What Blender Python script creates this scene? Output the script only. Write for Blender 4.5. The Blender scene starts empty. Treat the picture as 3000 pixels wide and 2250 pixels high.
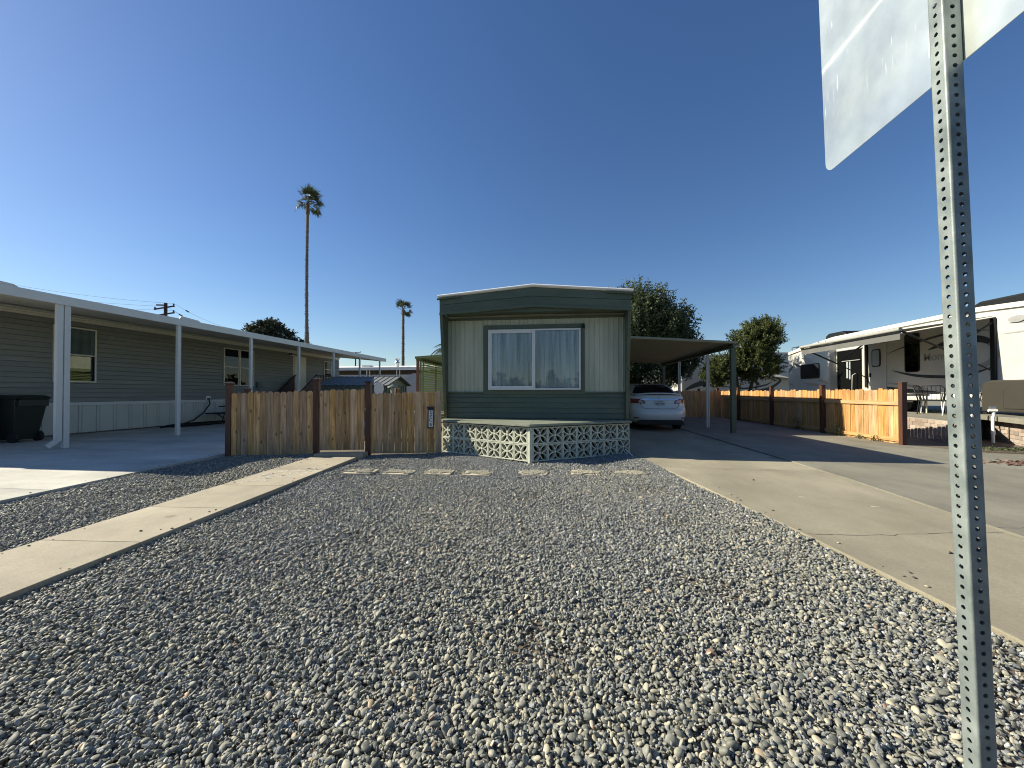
import bpy, bmesh, math, random
import numpy as np
from mathutils import Vector, Matrix
random.seed(7); RNG = np.random.default_rng(11)
PI = math.pi; R = math.radians
scene = bpy.context.scene
COL = scene.collection

# ------------------------------------------------------------------ camera, sky, sun, exposure
cam_d = bpy.data.cameras.new('camera'); cam = bpy.data.objects.new('camera', cam_d); COL.objects.link(cam)
cam_d.sensor_width = 36; cam_d.lens = 36*1127/3000; cam_d.shift_y = 0.00373
cam_d.clip_start = 0.02; cam_d.clip_end = 3000
cam.location = (0, 0, 1.15); cam.rotation_euler = (R(90.7), 0, R(7.1))
scene.camera = cam
SUNV = Vector((-1.58, 0.105, 1.0)).normalized()
world = bpy.data.worlds.new("World"); scene.world = world; world.use_nodes = True
wn = world.node_tree; wn.nodes.clear()
sky = wn.nodes.new('ShaderNodeTexSky'); sky.sky_type = 'NISHITA'; sky.sun_disc = False
sky.sun_elevation = math.asin(SUNV.z); sky.sun_rotation = math.atan2(SUNV.x, SUNV.y)
sky.altitude = 100; sky.air_density = 1.1; sky.dust_density = 0.32; sky.ozone_density = 3.8
bg = wn.nodes.new('ShaderNodeBackground'); bg.inputs[1].default_value = 0.064
wo = wn.nodes.new('ShaderNodeOutputWorld')
shs = wn.nodes.new('ShaderNodeHueSaturation'); shs.inputs['Saturation'].default_value = 1.15; shs.inputs['Hue'].default_value = .507; wn.links.new(sky.outputs[0], shs.inputs['Color']); wn.links.new(shs.outputs[0], bg.inputs[0]); wn.links.new(bg.outputs[0], wo.inputs[0])
sun_d = bpy.data.lights.new('sun', 'SUN'); sun_d.energy = 5.0; sun_d.angle = R(0.5); sun_d.color = (1.0, 0.92, 0.74)
sun = bpy.data.objects.new('sun', sun_d); COL.objects.link(sun)
sun.rotation_euler = SUNV.to_track_quat('Z', 'Y').to_euler()
vs = scene.view_settings; vs.view_transform = 'Standard'; vs.look = 'None'; vs.exposure = 0.9; vs.gamma = 1.0; vs.use_curve_mapping = False
scene.cycles.filter_width = 1.05; scene.cycles.max_bounces = 8; scene.cycles.transparent_max_bounces = 16

# ------------------------------------------------------------------ materials
def mat(name, col, rough=.6, var=.12, scale=4, bump=0, bscale=60, metal=0, rand=0, stretch=(1, 1, 1), spec=.5, col2=None, spots=None, coat=0, bstretch=None, mott=0):
    """colour noise between col and col2 (or darker/lighter col), per-object random value, fine bump, optional sparse spots"""
    m = bpy.data.materials.new(name); m.use_nodes = True; n = m.node_tree.nodes; l = m.node_tree.links
    b = n['Principled BSDF']; b.inputs['Roughness'].default_value = rough; b.inputs['Metallic'].default_value = metal
    b.inputs['Specular IOR Level'].default_value = spec; b.inputs['Coat Weight'].default_value = coat
    tc = n.new('ShaderNodeTexCoord'); oi = n.new('ShaderNodeObjectInfo')
    mu = n.new('ShaderNodeVectorMath'); mu.operation = 'SCALE'; mu.inputs[0].default_value = (37, 53, 71); l.new(oi.outputs['Random'], mu.inputs['Scale'])
    ad = n.new('ShaderNodeVectorMath'); ad.operation = 'ADD'; l.new(tc.outputs['Object'], ad.inputs[0]); l.new(mu.outputs[0], ad.inputs[1])
    def mapped(s):
        mp = n.new('ShaderNodeVectorMath'); mp.operation = 'MULTIPLY'; mp.inputs[1].default_value = s; l.new(ad.outputs[0], mp.inputs[0]); return mp.outputs[0]
    vec = mapped(stretch)
    no = n.new('ShaderNodeTexNoise'); no.inputs['Scale'].default_value = scale; no.inputs['Detail'].default_value = 6; no.inputs['Roughness'].default_value = .62
    l.new(vec, no.inputs['Vector'])
    cr = n.new('ShaderNodeValToRGB'); cr.color_ramp.elements[0].position = .3; cr.color_ramp.elements[1].position = .7
    c1 = [max(0, c*(1-var)) for c in col]; c2 = col2 if col2 else [min(1, c*(1+var)) for c in col]
    cr.color_ramp.elements[0].color = (*c1, 1); cr.color_ramp.elements[1].color = (*c2, 1)
    l.new(no.outputs[0], cr.inputs[0]); out = cr.outputs[0]
    if spots:   # (colour, scale, threshold, stretch)
        vo = n.new('ShaderNodeTexVoronoi'); vo.inputs['Scale'].default_value = spots[1]; l.new(mapped(spots[3] if len(spots) > 3 else (1, 1, 1)), vo.inputs['Vector'])
        mr = n.new('ShaderNodeMapRange'); mr.inputs[1].default_value = spots[2]*.4; mr.inputs[2].default_value = spots[2]; mr.inputs[3].default_value = .85; mr.inputs[4].default_value = 0
        l.new(vo.outputs['Distance'], mr.inputs[0])
        mx = n.new('ShaderNodeMix'); mx.data_type = 'RGBA'; l.new(mr.outputs[0], mx.inputs[0]); l.new(out, mx.inputs[6]); mx.inputs[7].default_value = (*spots[0], 1); out = mx.outputs[2]
    if mott:   # blotchy wear plus fine speckle
        k1 = n.new('ShaderNodeTexNoise'); k1.inputs['Scale'].default_value = .9; k1.inputs['Detail'].default_value = 8; k1.inputs['Roughness'].default_value = .72; l.new(mapped((1, .7, 1)), k1.inputs['Vector'])
        k2 = n.new('ShaderNodeTexNoise'); k2.inputs['Scale'].default_value = 85; k2.inputs['Detail'].default_value = 3; l.new(ad.outputs[0], k2.inputs['Vector'])
        q1 = n.new('ShaderNodeMapRange'); q1.inputs[1].default_value = .3; q1.inputs[2].default_value = .62; q1.inputs[3].default_value = 1-mott; q1.inputs[4].default_value = 1+mott*.35; l.new(k1.outputs[0], q1.inputs[0])
        q2 = n.new('ShaderNodeMapRange'); q2.inputs[1].default_value = .3; q2.inputs[2].default_value = .7; q2.inputs[3].default_value = 1-mott*.55; q2.inputs[4].default_value = 1+mott*.5; l.new(k2.outputs[0], q2.inputs[0])
        qq = n.new('ShaderNodeMath'); qq.operation = 'MULTIPLY'; l.new(q1.outputs[0], qq.inputs[0]); l.new(q2.outputs[0], qq.inputs[1])
        h2 = n.new('ShaderNodeHueSaturation'); l.new(qq.outputs[0], h2.inputs['Value']); l.new(out, h2.inputs['Color']); out = h2.outputs[0]
    if rand:
        hs = n.new('ShaderNodeHueSaturation'); mr = n.new('ShaderNodeMapRange'); mr.inputs[3].default_value = 1-rand; mr.inputs[4].default_value = 1+rand
        l.new(oi.outputs['Random'], mr.inputs[0]); l.new(mr.outputs[0], hs.inputs['Value'])
        w2 = n.new('ShaderNodeMath'); w2.operation = 'MULTIPLY'; w2.inputs[1].default_value = 17.31; l.new(oi.outputs['Random'], w2.inputs[0])
        fr = n.new('ShaderNodeMath'); fr.operation = 'FRACT'; l.new(w2.outputs[0], fr.inputs[0])
        m2 = n.new('ShaderNodeMapRange'); m2.inputs[3].default_value = 1-rand*.6; m2.inputs[4].default_value = 1+rand*.6; l.new(fr.outputs[0], m2.inputs[0]); l.new(m2.outputs[0], hs.inputs['Saturation'])
        l.new(out, hs.inputs['Color']); out = hs.outputs[0]
    l.new(out, b.inputs['Base Color'])
    if bump:
        nb = n.new('ShaderNodeTexNoise'); nb.inputs['Scale'].default_value = bscale; nb.inputs['Detail'].default_value = 5
        l.new(mapped(bstretch or stretch), nb.inputs['Vector'])
        bp = n.new('ShaderNodeBump'); bp.inputs['Strength'].default_value = min(1, bump); bp.inputs['Distance'].default_value = .004*max(1, bump)
        l.new(nb.outputs[0], bp.inputs['Height']); l.new(bp.outputs[0], b.inputs['Normal'])
    return m
def glass(name, tint=(.5, .55, .56), rough=.0, ior=1.5, refl=1.0):
    m = bpy.data.materials.new(name); m.use_nodes = True; n = m.node_tree.nodes; l = m.node_tree.links; n.remove(n['Principled BSDF'])
    t = n.new('ShaderNodeBsdfTransparent'); t.inputs[0].default_value = (*tint, 1)
    g = n.new('ShaderNodeBsdfGlossy'); g.inputs[1].default_value = rough; g.inputs[0].default_value = (refl, refl, refl, 1)
    f = n.new('ShaderNodeFresnel'); f.inputs[0].default_value = ior; mx = n.new('ShaderNodeMixShader')
    l.new(f.outputs[0], mx.inputs[0]); l.new(t.outputs[0], mx.inputs[1]); l.new(g.outputs[0], mx.inputs[2]); l.new(mx.outputs[0], n['Material Output'].inputs[0])
    return m
def leafmat(name, col, col2, scale=3, trans=.3):
    m = mat(name, col, rough=.55, var=.35, scale=scale, col2=col2, spec=.35); n = m.node_tree.nodes; l = m.node_tree.links
    b = n['Principled BSDF']; t = n.new('ShaderNodeBsdfTranslucent'); src = b.inputs['Base Color'].links[0].from_socket
    l.new(src, t.inputs[0]); mx = n.new('ShaderNodeMixShader'); mx.inputs[0].default_value = trans
    l.new(b.outputs[0], mx.inputs[1]); l.new(t.outputs[0], mx.inputs[2]); l.new(mx.outputs[0], n['Material Output'].inputs[0])
    return m
M = {}
M['soil'] = mat('soil', (.10, .08, .055), .95, .3, 2, .8, 40, col2=(.16, .125, .09))
M['ground'] = mat('ground_dirt', (.16, .14, .11), .95, .25, .5, .6, 30)
M['asphalt'] = mat('asphalt', (.05, .05, .05), .9, .2, 3, .6, 200)
M['conc_path'] = mat('path_concrete', (.37, .325, .235), .85, .12, 1.8, .5, 300, rand=.07, col2=(.42, .37, .27), spots=((.22, .19, .14), 1.7, .10), mott=.22)
M['conc_new'] = mat('new_concrete', (.44, .435, .38), .85, .18, 1.2, .4, 260, stretch=(.3, 1, 1), col2=(.60, .58, .51), spots=((.22, .21, .18), .8, .10), mott=.22)
M['conc_drive'] = mat('driveway_concrete', (.28, .25, .18), .85, .2, 1.0, .6, 330, stretch=(1, .45, 1), col2=(.325, .295, .215), spots=((.12, .11, .085), .9, .09), mott=.22)
M['conc_old'] = mat('older_concrete', (.20, .19, .145), .85, .25, 1.1, .6, 330, stretch=(1, .6, 1), col2=(.25, .235, .185), spots=((.11, .10, .08), .8, .10), mott=.22)
M['crack'] = mat('crack_dark', (.06, .055, .05), .95)
M['chalk'] = mat('pale_scuff', (.52, .50, .45), .9)
M['green_dark'] = mat('dark_green_paint', (.066, .088, .056), .45, .15, 2.5, .2, 30, stretch=(.5, 1, 2), col2=(.094, .118, .078))
M['green_trim'] = mat('green_trim_paint', (.074, .098, .062), .45, .12, 4, .1, 40)
M['green_pale'] = mat('pale_green_metal', (.37, .39, .29), .42, .12, 2.2, .15, 30, stretch=(2.2, 1, .3), col2=(.47, .485, .37))
M['block'] = mat('painted_block', (.50, .52, .41), .8, .14, 7, .8, 70, rand=.08, col2=(.64, .65, .53))
M['cap_board'] = mat('painted_plywood', (.17, .20, .15), .6, .25, 4, .4, 30, stretch=(.4, 3, 1), col2=(.28, .30, .23))
M['roof_white'] = mat('white_roof_coating', (.78, .77, .74), .55, .06, 6, .4, 25)
M['white_frame'] = mat('white_window_frame', (.62, .63, .62), .4, .05, 6)
M['white_metal'] = mat('white_painted_metal', (.54, .56, .56), .4, .05, 3, .08, 20, rand=.02)
M['siding'] = mat('beige_vinyl_siding', (.205, .212, .195), .5, .12, 2, .12, 60, stretch=(1, .5, 5), rand=.05)
M['skirt'] = mat('white_vinyl_skirting', (.46, .48, .455), .45, .06, 2, .05, 30, rand=.02)
M['soffit'] = mat('soffit_panel', (.42, .41, .36), .5, .05, 2)
M['almond'] = mat('almond_trim', (.60, .56, .46), .45, .05, 3)
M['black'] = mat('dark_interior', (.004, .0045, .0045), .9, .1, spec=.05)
M['blind'] = mat('window_blind', (.30, .33, .33), .5, .05)
M['glass'] = glass('window_glass', (.88, .92, .93))
M['glass_dark'] = glass('tinted_glass', (.10, .11, .12))
def curtain_mat():
    m = mat('sheer_curtain', (.30, .32, .30), .9, .1, 3, stretch=(5.5, 1, .22), col2=(.95, .96, .93)); return m  # upright pale and dark bands paint fold shading into the cloth colour
M['curtain'] = curtain_mat()
M['picket'] = mat('cedar_picket', (.40, .225, .095), .75, .42, 3.2, .5, 50, rand=.30, stretch=(7, 7, .6), col2=(.62, .40, .20), spots=((.10, .05, .025), 5.5, .17, (1.6, 1.6, .7)))
M['picket_r'] = mat('honey_picket', (.42, .205, .07), .75, .35, 3.2, .5, 50, rand=.2, stretch=(7, 7, .6), col2=(.60, .36, .15), spots=((.16, .08, .04), 5.5, .12, (1.6, 1.6, .7)))
M['rail'] = mat('fence_rail_wood', (.38, .21, .085), .75, .25, 3, .4, 50, stretch=(4, .5, 7), col2=(.52, .33, .15), rand=.1)
M['post_wood'] = mat('redwood_stain', (.06, .022, .012), .6, .25, 4, .3, 40, stretch=(6, 6, .5), col2=(.10, .038, .02))
M['cap_light'] = mat('cap_plastic', (.30, .29, .27), .35, .1)
M['silver'] = mat('brushed_silver', (.55, .56, .57), .3, .05, 5, metal=.9)
M['bin'] = mat('black_green_plastic', (.010, .016, .014), .45, .15, 5, .1, 100)
M['bin_blue'] = mat('blue_plastic', (.012, .03, .10), .45, .1)
M['rubber'] = mat('black_rubber', (.012, .012, .012), .7, .1)
M['brown_deck'] = mat('dark_brown_deck', (.045, .024, .018), .6, .2, 4, .2, 40, rand=.1)
M['shed'] = mat('charcoal_metal_shed', (.17, .18, .18), .65, .08, 2, spec=.25)
M['shed_wall'] = mat('shed_wall_metal', (.10, .125, .115), .45, .1, 2)
M['stucco'] = mat('pale_stucco', (.40, .40, .42), .85, .06, 3, .3, 80)
M['tan_wall'] = mat('tan_siding', (.22, .18, .12), .7, .1, 3)
M['green_awn'] = mat('green_awning_metal', (.16, .20, .09), .45, .1, 3, rand=.06)
M['brick'] = mat('weathered_brick', (.30, .22, .175), .9, .3, 9, .8, 60, rand=.28, col2=(.45, .38, .31))
M['mortar'] = mat('mortar', (.42, .37, .30), .95, .15, 10, .5, 60)
M['pvc'] = mat('white_pvc', (.72, .72, .68), .35, .06)
M['rv'] = mat('rv_gelcoat', (.47, .46, .42), .3, .06, 1.2, coat=.3, col2=(.53, .52, .475))
M['rv_cream'] = mat('rv_roof_membrane', (.66, .62, .50), .6, .1, 2, .3, 15)
M['rv_dark'] = mat('rv_graphic_dark', (.035, .04, .045), .35, .1)
M['rv_grey'] = mat('rv_graphic_grey', (.30, .30, .29), .35, .1)
M['rv_tan'] = mat('rv_graphic_tan', (.40, .31, .22), .35, .1)
M['rv_brown'] = mat('taupe_panel', (.034, .031, .023), .5, .1, 1.5)  # base darkened so the cargo box carries its shade in the colour
M['black_pl'] = mat('black_plastic', (.009, .010, .010), .45, .1, spec=.3)
M['awn_fab'] = mat('awning_fabric', (.30, .30, .27), .7, .08, 2)
M['car'] = mat('white_car_paint', (.64, .66, .62), .25, .02, 2, coat=.6)
M['car_dark'] = mat('car_underbody', (.01, .01, .01), .6)
M['chrome'] = mat('chrome', (.75, .77, .8), .12, .02, metal=1)
M['lamp_red'] = mat('red_lamp', (.18, .012, .015), .15, .1, coat=.5)
M['lamp_clear'] = mat('clear_lamp', (.45, .36, .36), .15, .1, coat=.5)
M['plate'] = mat('plate_white', (.55, .57, .58), .4, .05)
M['plate_ink'] = mat('plate_ink', (.02, .03, .09), .5)
M['ink'] = mat('black_ink', (.015, .015, .017), .5)
M['sign_face'] = mat('white_sign_face', (.66, .66, .64), .45, .04)
M['bark'] = mat('tree_bark', (.06, .05, .038), .9, .3, 6, .8, 30, stretch=(3, 3, .6))
M['palm_bark'] = mat('palm_bark', (.12, .095, .072), .95, .35, 3, .8, 20, stretch=(1, 1, 3), col2=(.19, .155, .12))
M['leaf_a'] = leafmat('broad_leaf', (.030, .050, .020), (.12, .155, .07), 1.6)  # pale end of the noise puts sunlit highlights into the leaf colour
M['leaf_b'] = leafmat('yellow_green_leaf', (.04, .060, .017), (.14, .165, .045), 1.5)
M['leaf_c'] = leafmat('grey_green_leaf', (.03, .042, .028), (.07, .085, .05), 1.2)
M['leaf_p'] = leafmat('palm_leaf', (.035, .058, .022), (.09, .11, .05), 1.5)
M['weed'] = leafmat('weed_leaf', (.05, .08, .025), (.10, .12, .05), 8)
M['dryleaf'] = leafmat('dry_leaf', (.12, .06, .048), (.20, .115, .09), 9, .1)
M['utility'] = mat('creosote_pole', (.045, .028, .02), .8, .2)
M['hill'] = mat('far_foliage', (.05, .06, .04), .9, .3, .2)
def galv():
    m = mat('galvanised_steel', (.17, .205, .20), .5, .25, 14, .12, 260, metal=.25, col2=(.30, .34, .325), stretch=(1, 1, .7)); return m
M['galv'] = galv()
def alu():
    m = mat('bare_aluminium', (.62, .67, .63), .36, .10, 4, metal=.88, col2=(.78, .83, .78)); n = m.node_tree.nodes; l = m.node_tree.links
    b = n['Principled BSDF']; tg = n.new('ShaderNodeTangent'); tg.direction_type = 'RADIAL'; tg.axis = 'Z'; l.new(tg.outputs[0], b.inputs['Tangent'])
    b.inputs['Anisotropic'].default_value = ALU_ANI; b.inputs['Anisotropic Rotation'].default_value = ALU_ROT
    tc = n.new('ShaderNodeTexCoord')
    n3 = n.new('ShaderNodeTexNoise'); n3.inputs['Scale'].default_value = 7; n3.inputs['Detail'].default_value = 6; l.new(tc.outputs['Object'], n3.inputs[0])
    mr = n.new('ShaderNodeMapRange'); mr.inputs[1].default_value = .3; mr.inputs[2].default_value = .7; mr.inputs[3].default_value = .34; mr.inputs[4].default_value = .44
    l.new(n3.outputs[0], mr.inputs[0]); l.new(mr.outputs[0], b.inputs['Roughness'])
    # short rubbed scratches running down the panel
    mp = n.new('ShaderNodeMapping'); mp.inputs['Scale'].default_value = (1, 160, 7); mp.inputs['Rotation'].default_value = (.10, 0, 0); l.new(tc.outputs['Object'], mp.inputs[0])
    sn = n.new('ShaderNodeTexNoise'); sn.inputs['Scale'].default_value = 1; sn.inputs['Detail'].default_value = 2; l.new(mp.outputs[0], sn.inputs[0])
    m2 = n.new('ShaderNodeTexNoise'); m2.inputs['Scale'].default_value = 5; l.new(tc.outputs['Object'], m2.inputs[0])
    a1 = n.new('ShaderNodeMapRange'); a1.inputs[1].default_value = .66; a1.inputs[2].default_value = .74; l.new(sn.outputs[0], a1.inputs[0])
    a2 = n.new('ShaderNodeMapRange'); a2.inputs[1].default_value = .54; a2.inputs[2].default_value = .62; l.new(m2.outputs[0], a2.inputs[0])
    mm = n.new('ShaderNodeMath'); mm.operation = 'MULTIPLY'; l.new(a1.outputs[0], mm.inputs[0]); l.new(a2.outputs[0], mm.inputs[1])
    src = b.inputs['Base Color'].links[0].from_socket; mx = n.new('ShaderNodeMix'); mx.data_type = 'RGBA'; l.new(mm.outputs[0], mx.inputs[0]); l.new(src, mx.inputs[6]); mx.inputs[7].default_value = (.85, .88, .88, 1); l.new(mx.outputs[2], b.inputs['Base Color'])
    m3 = n.new('ShaderNodeMath'); m3.operation = 'MULTIPLY_ADD'; m3.inputs[1].default_value = -.5; m3.inputs[2].default_value = .78; l.new(mm.outputs[0], m3.inputs[0]); l.new(m3.outputs[0], b.inputs['Metallic'])
    return m
ALU_ROT = 0.25; ALU_ANI = .38
M['alu'] = alu()

# ------------------------------------------------------------------ mesh builder (world coordinates in, local to the thing out)
WM = {}
class MB:
    def __init__(s): s.v = []; s.f = []; s.m = []; s.mats = []; s.sm = []
    def mi(s, m):
        if m not in s.mats: s.mats.append(m)
        return s.mats.index(m)
    def add(s, vs, fs, m, smooth=False):
        o = len(s.v); s.v += [tuple(v) for v in vs]; i = s.mi(m)
        for f in fs: s.f.append(tuple(o+k for k in f)); s.m.append(i); s.sm.append(smooth)
        return s
    def box(s, a, b, m):
        x0, x1 = sorted((a[0], b[0])); y0, y1 = sorted((a[1], b[1])); z0, z1 = sorted((a[2], b[2]))
        return s.add([(x0, y0, z0), (x1, y0, z0), (x1, y1, z0), (x0, y1, z0), (x0, y0, z1), (x1, y0, z1), (x1, y1, z1), (x0, y1, z1)],
                     [(0, 3, 2, 1), (4, 5, 6, 7), (0, 1, 5, 4), (1, 2, 6, 5), (2, 3, 7, 6), (3, 0, 4, 7)], m)
    def obox(s, p, q, w, h, m, up=(0, 0, 1)):
        """box of section w x h running from p to q (centre line)"""
        p = Vector(p); q = Vector(q); d = (q-p).normalized(); u = Vector(up)
        if abs(d.dot(u)) > .98: u = Vector((0, 1, 0))
        sx = d.cross(u).normalized(); sz = sx.cross(d).normalized(); vs = []
        for c in (p, q):
            for a, b in ((-1, -1), (1, -1), (1, 1), (-1, 1)): vs.append(c+sx*a*w/2+sz*b*h/2)
        return s.add(vs, [(0, 1, 2, 3), (7, 6, 5, 4), (0, 4, 5, 1), (1, 5, 6, 2), (2, 6, 7, 3), (3, 7, 4, 0)], m)
    def prism(s, pts, vec, m):
        """closed polygon pts (3D) swept by vec"""
        n = len(pts); v = Vector(vec); a = [Vector(p) for p in pts]; vs = a+[p+v for p in a]
        fs = [tuple(range(n))[::-1], tuple(range(n, 2*n))]+[(i, (i+1) % n, (i+1) % n+n, i+n) for i in range(n)]
        return s.add(vs, fs, m)
    def tube(s, pts, r, m, n=8, cap=True, smooth=True):
        pts = [Vector(p) for p in pts]; rs = r if isinstance(r, (list, tuple)) else [r]*len(pts); vs = []; prev = None
        for i, p in enumerate(pts):
            d = (pts[min(i+1, len(pts)-1)]-pts[max(i-1, 0)]).normalized()
            if prev is None:
                u = Vector((0, 0, 1)) if abs(d.z) < .9 else Vector((1, 0, 0)); a = d.cross(u).normalized()
            else: a = (prev-d*prev.dot(d)).normalized()
            prev = a; b = d.cross(a)
            for k in range(n): t = 2*PI*k/n; vs.append(p+(a*math.cos(t)+b*math.sin(t))*rs[i])
        fs = [(i*n+k, i*n+(k+1) % n, (i+1)*n+(k+1) % n, (i+1)*n+k) for i in range(len(pts)-1) for k in range(n)]
        s.add(vs, fs, m, smooth)
        if cap: L = (len(pts)-1)*n; s.add(vs[:n], [tuple(range(n))[::-1]], m); s.add(vs[L:], [tuple(range(n))], m)
        return s
    def quad(s, a, b, c, d, m): return s.add([a, b, c, d], [(0, 1, 2, 3)], m)
    def mesh(s, name, inv=None, bevel=0):
        me = bpy.data.meshes.new(name)
        vs = s.v if inv is None else [tuple(inv @ Vector(v)) for v in s.v]
        me.from_pydata(vs, [], s.f)
        for m in s.mats: me.materials.append(M[m] if isinstance(m, str) else m)
        me.polygons.foreach_set('material_index', s.m); me.polygons.foreach_set('use_smooth', s.sm)
        bm = bmesh.new(); bm.from_mesh(me); bmesh.ops.recalc_face_normals(bm, faces=bm.faces)
        if bevel:
            es = [e for e in bm.edges if len(e.link_faces) == 2 and e.calc_face_angle(0) > .6]
            bmesh.ops.bevel(bm, geom=es, offset=bevel, segments=2, affect='EDGES', profile=.6)
        bm.to_mesh(me); bm.free(); me.update(); return me
    def build(s, name, parent=None, bevel=0, label=None, stuff=False):
        inv = WM[parent.name].inverted() if parent is not None else None
        o = bpy.data.objects.new(name, s.mesh(name, inv, bevel)); COL.objects.link(o)
        if parent is not None: o.parent = parent; WM[o.name] = WM[parent.name]
        else: WM[o.name] = Matrix()
        if label: o['label'] = label
        if stuff: o['kind'] = 'stuff'
        return o
def tag(o, label, cat=None, group=None, kind=None):
    o['label'] = label
    if cat: o['category'] = cat
    if group: o['group'] = group
    if kind: o['kind'] = kind
    return o
def thing(name, label, cat, loc, rz=0, group=None, kind=None):
    o = bpy.data.objects.new(name, None); COL.objects.link(o); o.location = loc; o.rotation_euler = (0, 0, rz); o.empty_display_size = .2
    WM[o.name] = Matrix.Translation(loc) @ Matrix.Rotation(rz, 4, 'Z')
    return tag(o, label, cat, group, kind)
def place(me, name, parent, loc, rz=0, rot=None, sc=None):
    """one more object of a shared mesh; loc/rz in the WORLD, converted to the parent's frame"""
    o = bpy.data.objects.new(name, me); COL.objects.link(o)
    m = Matrix.Translation(loc) @ (Matrix(rot).to_4x4() if rot is not None else Matrix.Rotation(rz, 4, 'Z'))
    if sc: m = m @ Matrix.Diagonal((*sc, 1))
    o.parent = parent; o.matrix_local = WM[parent.name].inverted() @ m if parent else m
    WM[o.name] = m; return o
def copy_tree(o, parent=None):
    c = o.copy(); COL.objects.link(c); c.parent = parent
    for ch in list(o.children): copy_tree(ch, c)
    return c
def text(body, size, loc, rot, m, parent, name='lettering', ext=.0015, sx=1.0):
    cu = bpy.data.curves.new(name, 'FONT'); cu.body = body; cu.size = size; cu.extrude = ext; cu.align_x = 'CENTER'; cu.align_y = 'CENTER'; cu.materials.append(M[m]); cu.offset = size*.012
    tmp = bpy.data.objects.new(name, cu); COL.objects.link(tmp)
    bpy.context.view_layer.update(); me = bpy.data.meshes.new_from_object(tmp); COL.objects.unlink(tmp); bpy.data.objects.remove(tmp)
    o = bpy.data.objects.new(name, me); COL.objects.link(o); me.materials.clear(); me.materials.append(M[m])
    w = Matrix.Translation(loc) @ rot.to_matrix().to_4x4() @ Matrix.Diagonal((sx, 1, 1, 1)); o.parent = parent; o.matrix_local = WM[parent.name].inverted() @ w; return o
from mathutils import Euler
FRONT = Euler((PI/2, 0, 0))           # lettering that faces -Y

# ------------------------------------------------------------------ the setting: ground, driveways, path
def sheet(name, poly, z, th, m, label, parent=None, bevel=0):
    b = MB(); b.prism([(x, y, z-th) for x, y in poly], (0, 0, th), m); o = b.build(name, parent, bevel)
    if parent is None: tag(o, label, kind='structure')
    return o
b = MB(); b.box((-300, -120, -.14), (300, 500, -.13), 'ground'); tag(b.build('ground'), 'flat dry ground reaching to the horizon', kind='structure')
b = MB(); b.box((-60, -9, -.12), (60, -.6, -.06), 'asphalt'); tag(b.build('road'), 'asphalt park road behind the gravel yard', kind='structure')
pathL = lambda y: -3.77-.1*y
pathR = lambda y: -2.935-.103*y
drvL = lambda y: -5.52-.116*y
DR = [(2.30, -.6), (2.123, 2.075), (1.981, 3.371), (1.70, 5.2), (1.431, 7.0), (1.33, 7.62), (1.33, 24)]
SEAM = [(3.50, -.6), (3.628, 3.535), (3.665, 4.15), (3.78, 5.6), (3.805, 6.87), (3.79, 9.8), (3.755, 12.57), (3.75, 24)]
# left concrete driveway under the carport of the grey mobile home
t = thing('driveway', 'pale new concrete driveway under the long white carport', None, (-9, 5, 0), kind='structure')
js = [-.6, 1.0, 3.85, 6.6, 9.4, 12.2, 15.0, 18.5, 23]
for a, c in zip(js[:-1], js[1:]):
    b = MB(); g = .004; b.prism([(-18, a+g, -.12), (drvL(a), a+g, -.12), (drvL(c), c-g, -.12), (-18, c-g, -.12)], (0, 0, .12), 'conc_new'); b.build('slab', t, bevel=.004)
for (x, y, r) in [(-5.0-1.06, 3.62, .02), (-6.3, 3.98, .016), (-7.7, 4.35, .012)]:
    pass
# garden path of cast slabs
t = thing('garden_path', 'narrow beige concrete footpath leading to the wooden gate', None, (-3.7, 3.5, 0), kind='structure')
js = [-.2, .8, 1.70, 2.60, 3.47, 4.39, 5.35, 6.46]
for i, (a, c) in enumerate(zip(js[:-1], js[1:])):
    g = .003; b = MB(); k = .06
    b.prism([(pathL(a-k), a-k+g, -.11), (pathR(a), a+g, -.11), (pathR(c), c-g, -.11), (pathL(c-k), c-k-g, -.11)], (0, 0, .11), 'conc_path'); b.build('slab', t, bevel=.005)
b = MB(); b.prism([(pathL(6.47), 6.47, -.1), (-3.58, 6.66, -.1), (-3.60, 6.9, -.1), (-4.44, 6.72, -.1)], (0, 0, .135), 'conc_path'); b.build('threshold', t, bevel=.006)
b = MB()   # dried splashes on the second slab
for i in range(170):
    y = random.uniform(4.4, 5.7); x = random.uniform(pathL(y)+.15, pathR(y)-.1); r = random.uniform(.006, .03); 
    if abs((y-4.6)-(x+4.1)*1.3) > .42: continue
    n = 7; b.add([(x+r*random.uniform(.5, 2.2)*math.cos(2*PI*k/n), y+r*random.uniform(.4, 1)*math.sin(2*PI*k/n), .0022) for k in range(n)], [tuple(range(n))], 'chalk')
b.build('splash_mark', t, stuff=True)
# right driveway: two long strips of slabs with a raised joint between them
t = thing('driveway', 'wide concrete driveway running under the green carport', None, (3, 5, 0), kind='structure')
def clip_strip(left, right, y0, y1):
    f = lambda P, y: np.interp(y, [p[1] for p in P], [p[0] for p in P])
    ys = [y0]+[y for y in sorted({p[1] for p in left+right}) if y0 < y < y1]+[y1]
    return [(float(f(right, y)), y) for y in ys][::1], [(float(f(left, y)), y) for y in ys]
for a, c in [(-.6, 6.2), (6.2, 24)]:
    r_, l_ = clip_strip(DR, SEAM, a+.003, c-.003)
    b = MB(); b.prism([(x, y, -.12) for x, y in l_]+[(x, y, -.12) for x, y in r_[::-1]], (0, 0, .12), 'conc_drive'); b.build('slab', t, bevel=.008)
b = MB(); l_ = [(x+.004, y) for x, y in SEAM]; b.prism([(x, y, -.12) for x, y in l_]+[(7.28, 24, -.12), (7.45, 9.3, -.12), (8.0, 8.35, -.12), (8.0, -.6, -.12)], (0, 0, .134), 'conc_old'); b.build('slab', t, bevel=.006)
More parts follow.
